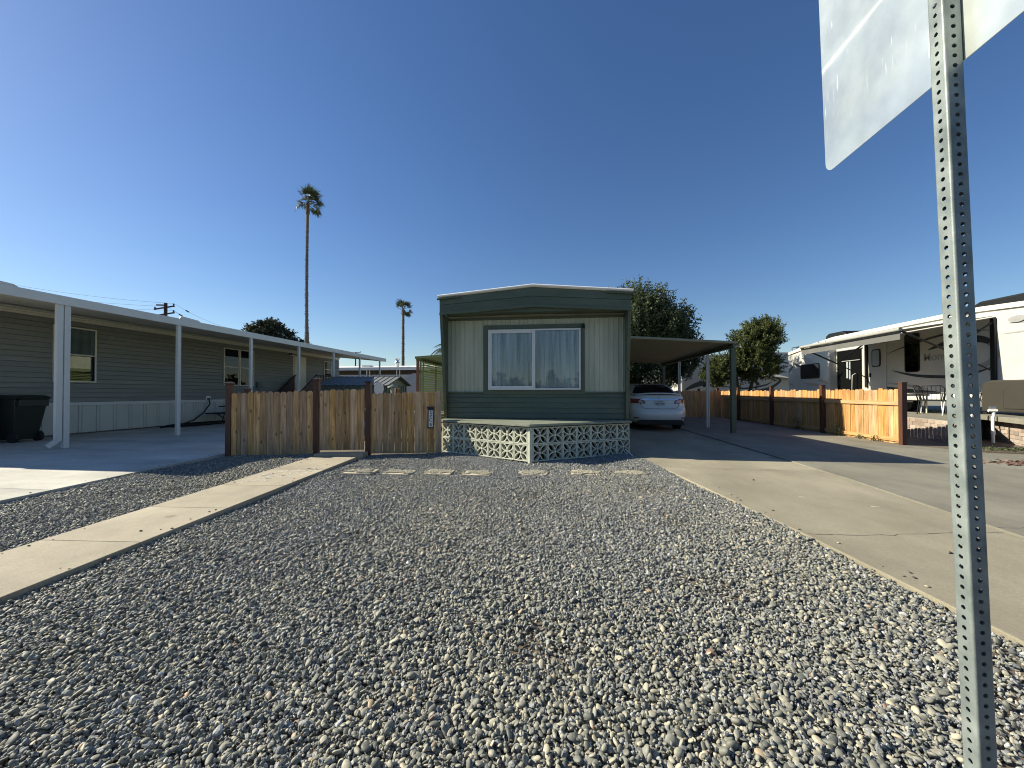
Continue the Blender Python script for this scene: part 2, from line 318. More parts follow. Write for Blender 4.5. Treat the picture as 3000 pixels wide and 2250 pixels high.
b = MB(); b.prism([(8.006, -.6, -.12), (8.006, 8.33, -.12), (9.6, 8.0, -.12), (16, 7.2, -.12), (16, -.6, -.12)], (0, 0, .13), 'conc_old'); b.build('slab', t, bevel=.004)
def crack(pts, w=.006, z=.0016, m='crack', name='crack', par=None):
    P = []
    for (x0, y0), (x1, y1) in zip(pts[:-1], pts[1:]):
        k = max(2, int(math.hypot(x1-x0, y1-y0)/.07))
        for i in range(k): u = i/k; P.append((x0+(x1-x0)*u+random.gauss(0, .008), y0+(y1-y0)*u+random.gauss(0, .010)))
    P.append(pts[-1]); bb = MB(); vs = []; 
    for i, (x, y) in enumerate(P):
        ww = w*random.uniform(.4, 1.2); a = P[min(i+1, len(P)-1)]; c = P[max(i-1, 0)]; d = math.hypot(a[0]-c[0], a[1]-c[1]) or 1; nx, ny = -(a[1]-c[1])/d, (a[0]-c[0])/d
        vs += [(x+nx*ww/2, y+ny*ww/2, z), (x-nx*ww/2, y-ny*ww/2, z)]
    bb.add(vs, [(2*i, 2*i+1, 2*i+3, 2*i+2) for i in range(len(P)-1)], m); return bb.build(name, par)
crack([(2.0, 3.42), (2.35, 3.42), (2.8, 3.50), (3.22, 3.60), (3.60, 3.64)], .007, par=t)
crack([(3.66, 3.72), (4.1, 3.78), (4.8, 3.86), (5.6, 3.92)], .006, z=.0156, par=t)
crack([(2.4, 6.1), (3.1, 6.12), (3.77, 6.05)], .004, par=t)
crack([(3.765, 12.4), (3.79, 10.6), (3.80, 9.2), (3.79, 7.1)], .022, z=.0150, par=t)
crack([(4.3, 8.6), (5.2, 8.8), (6.4, 8.7)], .004, z=.0156, par=t)
for (x, y, L, w) in [(3.05, 7.6, .32, .025), (3.15, 2.92, .16, .02), (3.1, 4.3, .08, .02), (2.6, 4.6, .07, .02)]:
    bb = MB(); bb.add([(x, y, .0018), (x+L, y-.06*L, .0018), (x+L*1.02, y-.06*L+w*.5, .0018), (x+.02, y+w, .0018)], [(0, 1, 2, 3)], 'chalk'); bb.build('scuff_mark', t)
for (x, y) in [(2.75, 3.12), (2.5, 5.4)]:
    bb = MB(); bb.tube([(x, y, .003), (x+.012, y+.006, .010), (x+.03, y, .004)], [.003, .008, .002], 'crack', 6); tag(bb.build('fallen_leaf'), 'small dark curled leaf lying on the sunlit driveway '+('near the crack' if y < 4 else 'beyond the crack'), 'leaf', 'dry leaves on the driveway')
# soil strip beside the end of the long fence and terrace edge
sheet('soil_strip', [(7.5, 9.0), (9.9, 7.6), (14, 7.3), (14, 9.5), (10.6, 11.1), (9.6, 13), (7.55, 20)], .012, .12, 'soil', 'strip of bare dark soil between long fence and brick terrace wall')
sheet('side_yard', [(-6.3, 6.75), (-2.34, 7.62), (-2.34, 30), (-6.3, 30)], -.035, .08, 'soil', 'bare side yard behind the wooden front fence')
# raised terrace the trailer is parked on
b = MB(); b.prism([(8.72, 9.42, -.1), (10.62, 11.1, -.1), (9.62, 8.95, -.1), (16, 5.6, -.1), (30, 5.6, -.1), (30, 45, -.1), (10.4, 45, -.1), (9.42, 12.4, -.1)], (0, 0, .595), 'conc_old'); tag(b.build('terrace'), 'raised concrete terrace under the white travel trailer', kind='structure')

# ------------------------------------------------------------------ gravel
b = MB(); gx = []
nx, ny = 46, 40
def gz(x, y):
    base = -.052 + .030*min(1, max(0, (x+3.2)/4.6))
    if x < -3.9: base = -.045
    return base+.012*math.sin(1.9*x+.7*y)*math.sin(1.3*y-.5)+.008*math.sin(4.3*x+3.1*y)
vs = []; fs = []
for j in range(ny+1):
    for i in range(nx+1):
        y = -.6+j*(8.9/ny); x0 = drvL(y)+.0 if y < 6.5 else drvL(6.5); x1 = float(np.interp(y, [p[1] for p in DR], [p[0] for p in DR]))
        x = x0+(x1-x0)*i/nx; z = gz(x, y)-.014
        if pathL(y)-.05 < x < pathR(y)+.05 and y < 6.9: z = -.115
        vs.append((x, y, z))
for j in range(ny):
    for i in range(nx): a = j*(nx+1)+i; fs.append((a, a+1, a+nx+2, a+nx+1))
b.add(vs, fs, 'soil', True); tag(b.build('gravel_base'), 'dusty soil showing between the stones of the gravel yard', kind='structure')
def stone_mesh(kind, k, sub):
    rs = np.random.default_rng(k+100*kind); bm = bmesh.new(); bmesh.ops.create_icosphere(bm, subdivisions=sub, radius=1)
    if kind == 0:
        ph = rs.uniform(0, 6, 6); e = rs.uniform(-.16, .16)
        for v in bm.verts:
            p = v.co; r = 1+.07*math.sin(2.1*p.x+ph[0])+.07*math.sin(2.4*p.y+ph[1])+.06*math.sin(2.7*p.z+ph[2])
            v.co = Vector((p.x*r*(1+e*p.y), p.y*r*(1-e*p.x), p.z*r))
    else:
        pl = [(Vector(rs.normal(size=3)).normalized(), rs.uniform(.5, .86)) for _ in range(11)]
        for v in bm.verts:
            d = v.co.normalized(); r = min([1.0]+[q/max(1e-3, d.dot(nv)) for nv, q in pl if d.dot(nv) > .2]); v.co = d*max(.45, r)
    me = bpy.data.meshes.new('stone'); bm.to_mesh(me); bm.free()
    if kind == 0: me.polygons.foreach_set('use_smooth', [True]*len(me.polygons))
    return me
def gravel_mat(kind):
    m = bpy.data.materials.new('river_pebble' if kind == 0 else 'crushed_stone'); m.use_nodes = True; n = m.node_tree.nodes; l = m.node_tree.links; b = n['Principled BSDF']
    at = n.new('ShaderNodeAttribute'); at.attribute_type = 'INSTANCER'; at.attribute_name = 'tone'
    cr = n.new('ShaderNodeValToRGB'); e = cr.color_ramp; e.interpolation = 'LINEAR'
    if kind == 0: cols = [(0, (.075, .082, .08)), (.25, (.145, .15, .128)), (.5, (.225, .222, .185)), (.72, (.33, .315, .245)), (.88, (.46, .42, .31)), (.97, (.36, .26, .17)), (1, (.27, .17, .12))]
    else: cols = [(0, (.075, .08, .082)), (.35, (.168, .176, .175)), (.7, (.29, .298, .285)), (.93, (.45, .46, .44)), (1, (.62, .63, .58))]
    while len(e.elements) < len(cols): e.elements.new(.5)
    for el, (p, c) in zip(e.elements, cols): el.position = p; el.color = (*c, 1)
    l.new(at.outputs['Fac'], cr.inputs[0])
    tc = n.new('ShaderNodeTexCoord'); no = n.new('ShaderNodeTexNoise'); no.inputs['Scale'].default_value = 1.5 if kind == 0 else 4; no.inputs['Detail'].default_value = 5; l.new(tc.outputs['Object'], no.inputs[0])
    mr = n.new('ShaderNodeMapRange'); mr.inputs[1].default_value = .3; mr.inputs[2].default_value = .7; mr.inputs[3].default_value = .82 if kind == 0 else .6; mr.inputs[4].default_value = 1.15 if kind == 0 else 1.45; l.new(no.outputs[0], mr.inputs[0])
    hs = n.new('ShaderNodeHueSaturation'); l.new(mr.outputs[0], hs.inputs['Value']); l.new(cr.outputs[0], hs.inputs['Color']); l.new(hs.outputs[0], b.inputs['Base Color'])
    b.inputs['Roughness'].default_value = .62 if kind == 0 else .75; b.inputs['Specular IOR Level'].default_value = .35; return m
GM = [gravel_mat(0), gravel_mat(1)]
scol = bpy.data.collections.new('stone_shapes')
for k in range(12):
    kind = 0 if k < 6 else 1; me = stone_mesh(kind, k, 2); me.materials.append(GM[kind]); o = bpy.data.objects.new('stone_shape_%02d' % k, me); scol.objects.link(o)
def inside(P, poly):
    x, y = P[:, 0], P[:, 1]; c = np.zeros(len(P), bool); n = len(poly); j = n-1
    for i in range(n):
        xi, yi = poly[i]; xj, yj = poly[j]
        k = ((yi > y) != (yj > y)) & (x < (xj-xi)*(y-yi)/(yj-yi+1e-12)+xi); c ^= k; j = i
    return c
STONES = [(-2.93, 5.40), (-2.34, 5.42), (-1.76, 5.50), (-1.18, 5.50), (-.39, 5.60), (.37, 5.72), (1.0, 5.76)]
def gravel(name, poly, label, pebble_share, y1, dens):
    lo = np.min(poly, 0); hi = np.max(poly, 0); A = (hi[0]-lo[0])*(hi[1]-lo[1]); N = int(A*dens)
    P = RNG.uniform(lo, hi, (N, 2)); P = P[inside(P, poly)]
    yaw = math.radians(7.1); cx = P[:, 0]*math.cos(yaw)+P[:, 1]*math.sin(yaw); cf = -P[:, 0]*math.sin(yaw)+P[:, 1]*math.cos(yaw)
    P = P[(cf > .75) & (np.abs(cx) < cf*1.45+.3)]
    thin = np.sin(3.1*P[:, 0]+1.7*np.sin(2.2*P[:, 1]))*np.sin(2.7*P[:, 1]+1.3*np.sin(1.9*P[:, 0])); P = P[RNG.random(len(P)) > .62*np.clip((thin-.62)/.3, 0, 1)]
    n = len(P); x, y = P[:, 0], P[:, 1]
    # soft patches where the river pebbles gather: towards the camera and towards the driveway
    patch = .5+.25*np.sin(2.3*x+1.1*y+.4)+.25*np.sin(1.7*y-2.9*x+1.3*np.sin(1.5*x))
    share = np.clip(pebble_share(x, y)+.45*(patch-.5), .06, .92)
    peb = RNG.random(n) < share
    s = np.where(peb, RNG.lognormal(math.log(.0079), .33, n), RNG.lognormal(math.log(.0072), .32, n)); s = np.clip(s, .0035, .019)
    sc = np.stack([s*RNG.uniform(.95, 1.6, n), s*RNG.uniform(.75, 1.05, n), s*np.where(peb, RNG.uniform(.38, .72, n), RNG.uniform(.55, .95, n))], 1)
    tilt = np.where(peb, .5, .9); rot = np.stack([RNG.normal(0, 1, n)*tilt, RNG.normal(0, 1, n)*tilt, RNG.uniform(0, 2*PI, n)], 1)
    vec_gz = np.vectorize(gz); z = vec_gz(x, y)+RNG.uniform(-.020, .013, n)+.004*RNG.normal(size=n)
    aggr = np.zeros(n, bool)
    for (sx, sy) in STONES:      # pale aggregate stepping stones: small cream pebbles show on their tops
        dx = np.abs(x-sx); dy = np.abs(y-sy); on = (dx < .175+.035*np.sin(23*y+sx*9)+.02*np.sin(51*y)) & (dy < .105+.03*np.sin(17*x+sy*7)+.015*np.sin(47*x))
        r_ = RNG.random(n); aggr |= on & (r_ < .8); z = np.where(on & (r_ < .8), -.009+.004*RNG.random(n), np.where(on & (r_ < .88), z+.010, np.where(on, -10, z)))
    peb = peb | aggr; sc = np.where(aggr[:, None], sc*.85, sc)
    ok = z > -5; x, y, z, sc, rot, peb, aggr, n = x[ok], y[ok], z[ok], sc[ok], rot[ok], peb[ok], aggr[ok], int(ok.sum())
    tone = np.clip(np.where(peb, RNG.beta(2.2, 2.4, n)+.04*RNG.normal(size=n), RNG.beta(2.2, 2.6, n)), 0, 1); tone = np.where(RNG.random(n) < .003, 1.0, tone); tone = np.where(aggr, RNG.uniform(.66, .9, n), tone)
    idx = np.where(peb, RNG.integers(0, 6, n), RNG.integers(6, 12, n))
    me = bpy.data.meshes.new(name); me.vertices.add(n); me.vertices.foreach_set('co', np.stack([x, y, z], 1).astype(np.float32).ravel())
    for nm, ty, da in (('sc', 'FLOAT_VECTOR', sc), ('rt', 'FLOAT_VECTOR', rot)):
        a = me.attributes.new(nm, ty, 'POINT'); a.data.foreach_set('vector', da.astype(np.float32).ravel())
    a = me.attributes.new('tone', 'FLOAT', 'POINT'); a.data.foreach_set('value', tone.astype(np.float32))
    a = me.attributes.new('ix', 'INT', 'POINT'); a.data.foreach_set('value', idx.astype(np.int32))
    me.update(); o = bpy.data.objects.new(name, me); COL.objects.link(o); tag(o, label, kind='stuff')
    g = bpy.data.node_groups.new(name+'_scatter', 'GeometryNodeTree'); g.interface.new_socket('Geometry', in_out='INPUT', socket_type='NodeSocketGeometry'); g.interface.new_socket('Geometry', in_out='OUTPUT', socket_type='NodeSocketGeometry')
    N_ = g.nodes; L = g.links; gi = N_.new('NodeGroupInput'); go = N_.new('NodeGroupOutput'); ip = N_.new('GeometryNodeInstanceOnPoints')
    ci = N_.new('GeometryNodeCollectionInfo'); ci.inputs[0].default_value = scol; ci.inputs['Separate Children'].default_value = True; ci.inputs['Reset Children'].default_value = True
    def na(nm, ty): q = N_.new('GeometryNodeInputNamedAttribute'); q.data_type = ty; q.inputs[0].default_value = nm; return q.outputs[0]
    er = N_.new('FunctionNodeEulerToRotation'); L.new(na('rt', 'FLOAT_VECTOR'), er.inputs[0])
    L.new(gi.outputs[0], ip.inputs['Points']); L.new(ci.outputs[0], ip.inputs['Instance']); ip.inputs['Pick Instance'].default_value = True
    L.new(na('ix', 'INT'), ip.inputs['Instance Index']); L.new(er.outputs[0], ip.inputs['Rotation']); L.new(na('sc', 'FLOAT_VECTOR'), ip.inputs['Scale'])
    L.new(ip.outputs[0], go.inputs[0]); md = o.modifiers.new('scatter', 'NODES'); md.node_group = g
    print(name, n); return o
e = .012
main = [(pathR(.2)+e, .2), (pathR(6.5)+e, 6.5), (-3.60, 6.72), (-3.60, 7.0), (-2.36, 7.42), (-2.30, 7.42), (-.49, 6.42), (1.30, 7.62), (1.431-e, 7.0), (1.70-e, 5.2), (1.981-e, 3.371), (2.123-e, 2.075), (2.27, .2)]
gravel('gravel_bed', main, 'grey and tan pebble gravel filling the front yard', lambda x, y: np.clip(.70-.085*y-.0*(x+.5), .12, .85), 7, 14500)
left = [(drvL(.2)+e, .2), (drvL(6.5)+e, 6.5), (drvL(6.6)+e, 6.62), (-4.50, 6.98), (pathL(6.5)-e, 6.5), (pathL(.2)-e, .2)]
gravel('gravel_strip', left, 'strip of grey gravel between footpath and left driveway', lambda x, y: .55+0*x, 7, 12000)
b = MB(); kr = random.Random(4)
for k in range(90):
    y = kr.uniform(.9, 6.8); c_ = kr.choice((0, 1, 2, 3)); d_ = abs(kr.gauss(0, .10))+.02
    x = (pathL(y)+d_, pathR(y)-d_, drvL(y)-d_, float(np.interp(y, [p[1] for p in DR], [p[0] for p in DR]))+d_)[c_]
    if c_ < 2 and y > 6.4: continue
    r_ = kr.uniform(.004, .011); m0 = Matrix.Rotation(kr.uniform(0, 6), 3, 'Z'); vs_ = []
    for a, q_ in ((0, 0), (.8, .5), (1, 1.1), (.7, 1.6), (0, 1.9)):
        for i in range(6): vs_.append(Vector((x, y, q_*r_*.5))+m0 @ Vector((a*r_*1.3*math.cos(i*PI/3), a*r_*math.sin(i*PI/3), 0)))
    b.add(vs_, [(6*j+i, 6*j+(i+1) % 6, 6*j+6+(i+1) % 6, 6*j+6+i) for j in range(4) for i in range(6)], kr.choice(('conc_old', 'crack', 'conc_path')), True)
tag(b.build('scattered_pebbles'), 'loose pebbles kicked onto the concrete edges', kind='stuff')
rr_ = np.random.default_rng(21)
t = thing('stepping_stone_row', 'row of sandy stepping stones sunk in the gravel by the house', None, (-1, 5.5, -.03), kind='structure')
M['sandstone'] = mat('sandstone', (.42, .36, .26), .9, .15, 9, .9, 50, rand=.08, col2=(.55, .48, .36))
for i, (x, y) in enumerate(STONES):
    b = MB(); n = 9; a0 = random.uniform(-.08, .08)
    pts = [(x+sx*.2*math.cos(a0)+random.uniform(-.015, .015), y+sy*.145+sx*.2*a0+random.uniform(-.012, .012), -.055) for sx, sy in ((-1, -1), (0, -1.06), (1, -1), (1.05, 0), (1, 1), (0, 1.05), (-1, 1), (-1.05, 0))]
    b.prism(pts, (0, 0, .040), 'sandstone'); b.build('stepping_stone', t, bevel=.006)

# ------------------------------------------------------------------ green mobile home
HX0, HX1, HY = -2.34, 1.31, 7.70
H = thing('mobile_home', 'green mobile home with ribbed pale front wall and wide curtained window', 'mobile home', (-.5, 8, 0))
b = MB(); b.box((HX0+.02, HY+.02, -.05), (HX1-.02, 21.5, 2.98), 'green_pale'); b.build('body', H)
def roof_z(x, base_side, base_mid): return base_mid-(base_mid-base_side)*abs(x+.515)/1.825
# roof with turned-down white coating
b = MB(); vs = []
for y in (7.27, 21.6):
    for x, z in ((HX0-.03, 3.035), (-.515, 3.195), (HX1+.03, 3.035)): vs += [(x, y, z), (x, y, z-.035)]
b.add(vs, [(0, 2, 8, 6), (2, 4, 10, 8), (0, 1, 3, 2), (2, 3, 5, 4), (6, 8, 9, 7), (8, 10, 11, 9), (0, 6, 7, 1), (4, 5, 11, 10), (1, 7, 9, 3), (3, 9, 11, 5)], 'roof_white')
b.build('roof', H, bevel=.006)
b = MB(); b.tube([(HX0-.03, 7.262, 3.03), (-.515, 7.262, 3.19), (HX1+.03, 7.262, 3.03)], .024, 'roof_white', 10); b.build('roof_roll', H)
# sloping front wings at both sides: top leans out 33 cm
for sx, xo, xi in ((-1, HX0, HX0+.058), (1, HX1, HX1-.058)):
    b = MB(); b.prism([(xo, 7.62, .63), (xo, 7.29, 2.70), (xo, HY+.06, 2.70), (xo, HY+.06, .63)], (xi-xo, 0, 0), 'green_dark')
    b.build('wing_panel', H, bevel=.003)
# hood boards: two tapered courses and a lip
def hood(zs0, zm0, zs1, zm1, y0, y1, m, name):
    b = MB(); b.prism([(HX0, y0, zs0), (-.515, y0, zm0), (HX1, y0, zs0), (HX1, y0, zs1), (-.515, y0, zm1), (HX0, y0, zs1)], (0, y1-y0, 0), m); return b.build(name, H, bevel=.003)
hood(2.72, 2.835, 2.86, 2.985, 7.290, 7.33, 'green_dark', 'hood_board')
hood(2.864, 2.989, 2.998, 3.156, 7.284, 7.33, 'green_dark', 'hood_board')
hood(2.665, 2.775, 2.717, 2.832, 7.272, 7.34, 'green_trim', 'hood_lip')
b = MB(); b.prism([(HX0+.06, 7.34, 2.70), (-.515, 7.34, 2.81), (HX1-.06, 7.34, 2.70), (HX1-.06, HY+.0, 2.70), (-.515, HY+.0, 2.72), (HX0+.06, HY, 2.70)], (0, 0, .012), 'green_dark'); b.build('hood_soffit', H)
for x0, x1, yy in ((HX0-.04, HX0+.42, 7.262), (HX1-.45, HX1+.04, 7.262)):   # gutters at the roof corners
    b = MB(); z0 = roof_z(x0, 2.985, 3.145)-.012; z1 = roof_z(x1, 2.985, 3.145)-.012
    b.obox((x0, yy, z0), (x1, yy, z1), .05, .028, 'green_trim'); b.build('gutter', H, bevel=.003)
# ribbed metal wall sheet (real ribs)
X0, X1, Z0, Z1 = HX0+.058, HX1-.058, 1.135, 2.665
b = MB(); vs = []; x = X0; prof = []
while x < X1:
    prof += [(x, 0), (x+.064, 0), (x+.072, -.013), (x+.084, -.013), (x+.0925, 0)]; x += .0925
prof = [(min(px, X1), py) for px, py in prof if px <= X1]+[(X1, 0)]
for px, py in prof: vs += [(px, HY+py, Z0), (px, HY+py, Z1)]
b.add(vs, [(2*i, 2*i+2, 2*i+3, 2*i+1) for i in range(len(prof)-1)], 'green_pale'); b.build('wall_sheet', H)
for a, c in (((X0, HY-.022, 2.62), (X1, HY+.01, 2.668)),):
    b = MB(); b.box(a, c, 'green_trim'); b.build('trim_board', H, bevel=.003)
# lower lap siding
zz = [.640, .742, .844, .946, 1.048, 1.13]
for i in range(5):
    b = MB(); b.prism([(X0, HY-.030, zz[i]+.003), (X0, HY-.014, zz[i+1]), (X0, HY+.01, zz[i+1]), (X0, HY+.01, zz[i]+.003)], (X1-X0, 0, 0), 'green_dark'); b.build('siding_board', H, bevel=.002)
b = MB(); b.box((X0, HY-.034, 1.132), (X1, HY+.005, 1.165), 'green_trim'); b.build('trim_board', H, bevel=.003)
# window: wide green surround, white aluminium frame, two panes, curtains
WX0, WX1, WZ0, WZ1 = -1.435, .404, 1.205, 2.415
for a, c in (((-1.531, HY-.032, 1.110), (WX0, HY-.008, 2.512)), ((WX1, HY-.032, 1.110), (.486, HY-.008, 2.512)), ((WX0, HY-.031, WZ1), (WX1, HY-.008, 2.511)), ((WX0, HY-.031, 1.111), (WX1, HY-.008, WZ0))):
    b = MB(); b.box(a, c, 'green_trim'); b.build('window_surround', H, bevel=.003)
W = MB()
fw = .032
W.box((WX0, HY-.075, WZ1-fw), (WX1, HY-.03, WZ1), 'white_frame'); W.box((WX0, HY-.075, WZ0), (WX1, HY-.03, WZ0+fw), 'white_frame')
W.box((WX0, HY-.074, WZ0+fw), (WX0+fw, HY-.03, WZ1-fw), 'white_frame'); W.box((WX1-fw, HY-.074, WZ0+fw), (WX1, HY-.03, WZ1-fw), 'white_frame')
wf = W.build('window_frame', H, bevel=.003)
b = MB(); mx = -.515; s = .034
b.box((mx-.035, HY-.088, WZ0+fw), (mx+.03, HY-.04, WZ1-fw), 'white_frame')
b.box((WX0+fw, HY-.066, WZ1-fw-.042), (mx-.035, HY-.04, WZ1-fw), 'white_frame'); b.box((WX0+fw, HY-.066, WZ0+fw), (mx-.035, HY-.04, WZ0+fw+.045), 'white_frame'); b.box((WX0+fw, HY-.066, WZ0+fw+.045), (WX0+fw+.04, HY-.04, WZ1-fw-.042), 'white_frame')
b.build('sash', wf, bevel=.002)
b = MB(); b.box((mx+.03, HY-.06, WZ0+fw), (WX1-fw, HY-.056, WZ1-fw), 'glass'); b.build('pane', wf)
b = MB(); b.box((WX0+fw+.04, HY-.056, WZ0+fw+.045), (mx-.035, HY-.052, WZ1-fw-.042), 'glass'); b.build('pane', wf)
b = MB(); b.box((WX0+.01, HY-.0085, WZ0+.01), (WX1-.01, HY-.0075, WZ1-.01), 'black'); b.build('dark_room_sheet', wf)  # black sheet standing in for the unlit room behind the curtains
def curtain(x0, x1, seed):
    rr = random.Random(seed); b = MB(); n = 120; m_ = 14; vs = []; ph = [rr.uniform(0, 6) for _ in range(6)]
    for j in range(m_+1):
        v = j/m_; z = WZ0+.035+(WZ1-WZ0-.07)*v
        for i in range(n+1):
            u = i/n; uu = u+.05*(1-v)*math.sin(5*u+ph[5]); a = 1.0*math.sin(17*uu+ph[0]+1.6*math.sin(6*uu+ph[2]))+.25*math.sin(71*uu+ph[1])+.3*math.sin(15*uu+ph[3])
            vs.append((x0+(x1-x0)*u+.006*math.sin(30*uu+ph[4])*(1-v), HY-.032+.014*a, z))
    b.add(vs, [(j*(n+1)+i, j*(n+1)+i+1, (j+1)*(n+1)+i+1, (j+1)*(n+1)+i) for j in range(m_) for i in range(n)], 'curtain', True); return b
curtain(WX0+.06, mx-.02, 1).build('curtain', wf); curtain(mx+.015, WX1-.03, 5).build('curtain', wf)
# little lamp on the window corner
c = MB(); c.tube([(.455, HY-.034, 2.455), (.455, HY-.10, 2.455)], .030, 'black_pl', 14); c.tube([(.455, HY-.07, 2.50), (.455, HY-.075, 2.425)], [.020, .036], 'black_pl', 14)
tag(c.build('wall_lamp'), 'small round black lamp fixed at the top corner of the wide window', 'lamp')
b = MB(); b.tube([(1.16, 7.287, 2.80), (1.16, 7.275, 2.80)], .025, 'green_trim', 12); b.build('round_plate', H)
text('8', .16, (1.281, 7.462, 1.62), Euler((R(90-9), 0, 0)), 'green_trim', H, 'numeral', .003)

# ------------------------------------------------------------------ breeze-block wall under the front with plywood cap
BW = thing('breeze_block_wall', 'pale green breeze block wall with leaf pattern pushed out in a point', 'block wall', (-.5, 7, 0))
def block_mesh():
    S = .5; D = .5; b = MB()      # unit block, x along wall, z up, y depth (0 = face); leaf cut-outs kept open
    bw = .062; t = .060
    b.box((0, 0, 0), (1, 1, bw), 'block'); b.box((0, 0, 1-bw), (1, 1, 1), 'block'); b.box((0, 0.001, bw), (bw, 1, 1-bw), 'block'); b.box((1-bw, 0.001, bw), (1, 1, 1-bw), 'block')
    # petal ribs: four lens-shaped petals on the diagonals, each bounded by two arcs from the centre to a corner
    for cx, cz in ((0, 0), (1, 0), (1, 1), (0, 1)):
        for side in (-1, 1):
            P = []; n = 7
            ax, az = .5, .5; bx, bz = cx+(.5-cx)*.05, cz+(.5-cz)*.05; dx, dz = bx-ax, bz-az; L = math.hypot(dx, dz); nx_, nz_ = -dz/L, dx/L
            for i in range(n+1):
                u = i/n; h = side*.155*math.sin(PI*u)**.85 if 0 < u < 1 else 0; P.append((ax+dx*u+nx_*h, az+dz*u+nz_*h))
            vs = []
            for i, (x, z) in enumerate(P):
                a = P[min(i+1, n)]; c = P[max(i-1, 0)]; d = math.hypot(a[0]-c[0], a[1]-c[1]); px, pz = -(a[1]-c[1])/d, (a[0]-c[0])/d; w = t/2
                for y in (.035, .8): vs += [(x+px*w, y, z+pz*w), (x-px*w, y, z-pz*w)]
            fs = []
            for i in range(n):
                o = 4*i; q = o+4
                fs += [(o, o+1, q+1, q), (o+3, o+2, q+2, q+3), (o, q, q+2, o+2), (o+1, o+3, q+3, q+1)]
            b.add(vs, fs, 'block')
    k = .07; b.prism([(.5+k*math.cos(a), .03, .5+k*math.sin(a)) for a in [i*PI/4 for i in range(8)]], (0, .75, 0), 'block')
    return b.mesh('breeze_block')
bme = block_mesh()
def wall_run(p, q, n, h, z0, rows):
    d = Vector((q[0]-p[0], q[1]-p[1], 0)); L = d.length/n; a = math.atan2(d.y, d.x)
    for r in range(rows):
        for i in range(n):
            x = p[0]+d.x*i/n; y = p[1]+d.y*i/n
            sc = (L-.006, .10, h-.006); jit = random.uniform(-.003, .003)
            place(bme, 'breeze_block', BW, (x+math.sin(a)*jit+.003*math.cos(a), y-math.cos(a)*jit+.003*math.sin(a), z0+r*h+random.uniform(-.001, .001)), a, sc=sc)
wall_run((-2.325, 7.44), (-.545, 6.51), 7, .292, -.022, 2)
wall_run((-.46, 6.50), (1.325, 7.60), 7, .292, -.022, 2)
b = MB(); b.prism([(-.545, 6.508, -.05), (-.505, 6.48, -.05), (-.46, 6.498, -.05), (-.465, 6.60, -.05), (-.54, 6.60, -.05)], (0, 0, .615), 'block'); b.build('corner_pillar', BW, bevel=.004)
b = MB(); b.prism([(-2.36, 7.40, .563), (-.50, 6.44, .563), (1.36, 7.57, .563), (1.33, 7.66, .563), (-2.34, 7.66, .563)], (0, 0, .006), 'crack'); b.build('underlay', BW)
for (p, q) in (((-2.36, 7.41), (-.50, 6.43)), ((-.50, 6.43), (1.36, 7.58))):
    b = MB(); b.obox((p[0], p[1], .59), (q[0], q[1], .592), .022, .030, 'cap_board'); b.build('edge_board', BW, bevel=.002)
for P_ in ([(-2.34, 7.425, .603), (-.50, 6.445, .603), (-.50, 7.68, .615), (-2.32, 7.68, .612)], [(-.497, 6.445, .603), (1.34, 7.58, .603), (1.31, 7.68, .612), (-.497, 7.68, .615)]):
    b = MB(); b.prism(P_, (0, 0, .012), 'cap_board'); b.build('cap_sheet', BW)
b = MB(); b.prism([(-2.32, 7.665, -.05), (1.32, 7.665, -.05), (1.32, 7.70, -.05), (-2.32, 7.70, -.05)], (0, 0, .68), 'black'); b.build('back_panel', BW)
b = MB(); b.tube([(1.20, 7.38, .10), (1.33, 7.18, -.02)], .012, 'white_metal', 6); tag(b.build('plastic_stake'), 'thin pale stake leaning on the right end of the block wall', 'stake')

# ------------------------------------------------------------------ picket meshes and fences
def picket_mesh(w, h, m, seed, th=.016):
    rr = random.Random(seed); c = .028+rr.uniform(-.004, .006); b = MB(); e1 = rr.uniform(-.002, .002)
    b.prism([(-w/2, 0, 0), (w/2, 0, 0), (w/2+e1, 0, h-c), (w/2-c*.8, 0, h-.004), (w/2-c*1.3, 0, h), (-w/2+c*1.3, 0, h), (-w/2+c*.8, 0, h-.004), (-w/2, 0, h-c)], (0, th, 0), m)
    return b.mesh('picket', bevel=.0035)
def fpost(parent, x, y, h, s=.098, rz=0, cap='light', name='post'):
    b = MB(); q = Matrix.Translation((x, y, 0)) @ Matrix.Rotation(rz, 4, 'Z')
    b.box((-s/2, -s/2, -.06), (s/2, s/2, h), 'post_wood'); b.v = [tuple(q @ Vector(v)) for v in b.v]; o = b.build(name, parent, bevel=.004)
    if cap:
        b = MB(); b.box((-s/2-.012, -s/2-.012, h+.001), (s/2+.012, s/2+.012, h+.022), 'post_wood' if cap == 'light' else 'black_pl')
        if cap == 'light': b.box((-s/2-.008, -s/2-.008, h+.024), (s/2+.008, s/2+.008, h+.040), 'cap_light'); b.box((-s/2+.01, -s/2+.01, h+.041), (s/2-.01, s/2-.01, h+.05), 'silver')
        b.v = [tuple(q @ Vector(v)) for v in b.v]; b.build('post_cap', o, bevel=.004)
    return o
FA = Vector((-6.2, 6.5, 0)); FB = Vector((-2.31, 7.36, 0)); FD = (FB-FA).normalized(); FR = math.atan2(FD.y, FD.x); FN = Vector((FD.y, -FD.x, 0))
def fpt(s, off=0, z=0): p = FA+FD*s+FN*off; return (p.x, p.y, z)
def run_fence(parent, edges, z0, h0, h1, m, seed, gap=.006):
    for i, (a, c) in enumerate(zip(edges[:-1], edges[1:])):
        w = c-a-gap; rr = random.Random(seed+i); h = h0+(h1-h0)*i/max(1, len(edges)-2)+rr.uniform(-.010, .010)
        place(picket_mesh(w, h, m, seed+i), 'picket', parent, fpt((a+c)/2, .012+rr.uniform(-.004, .004), z0), FR+rr.uniform(-.004, .004))
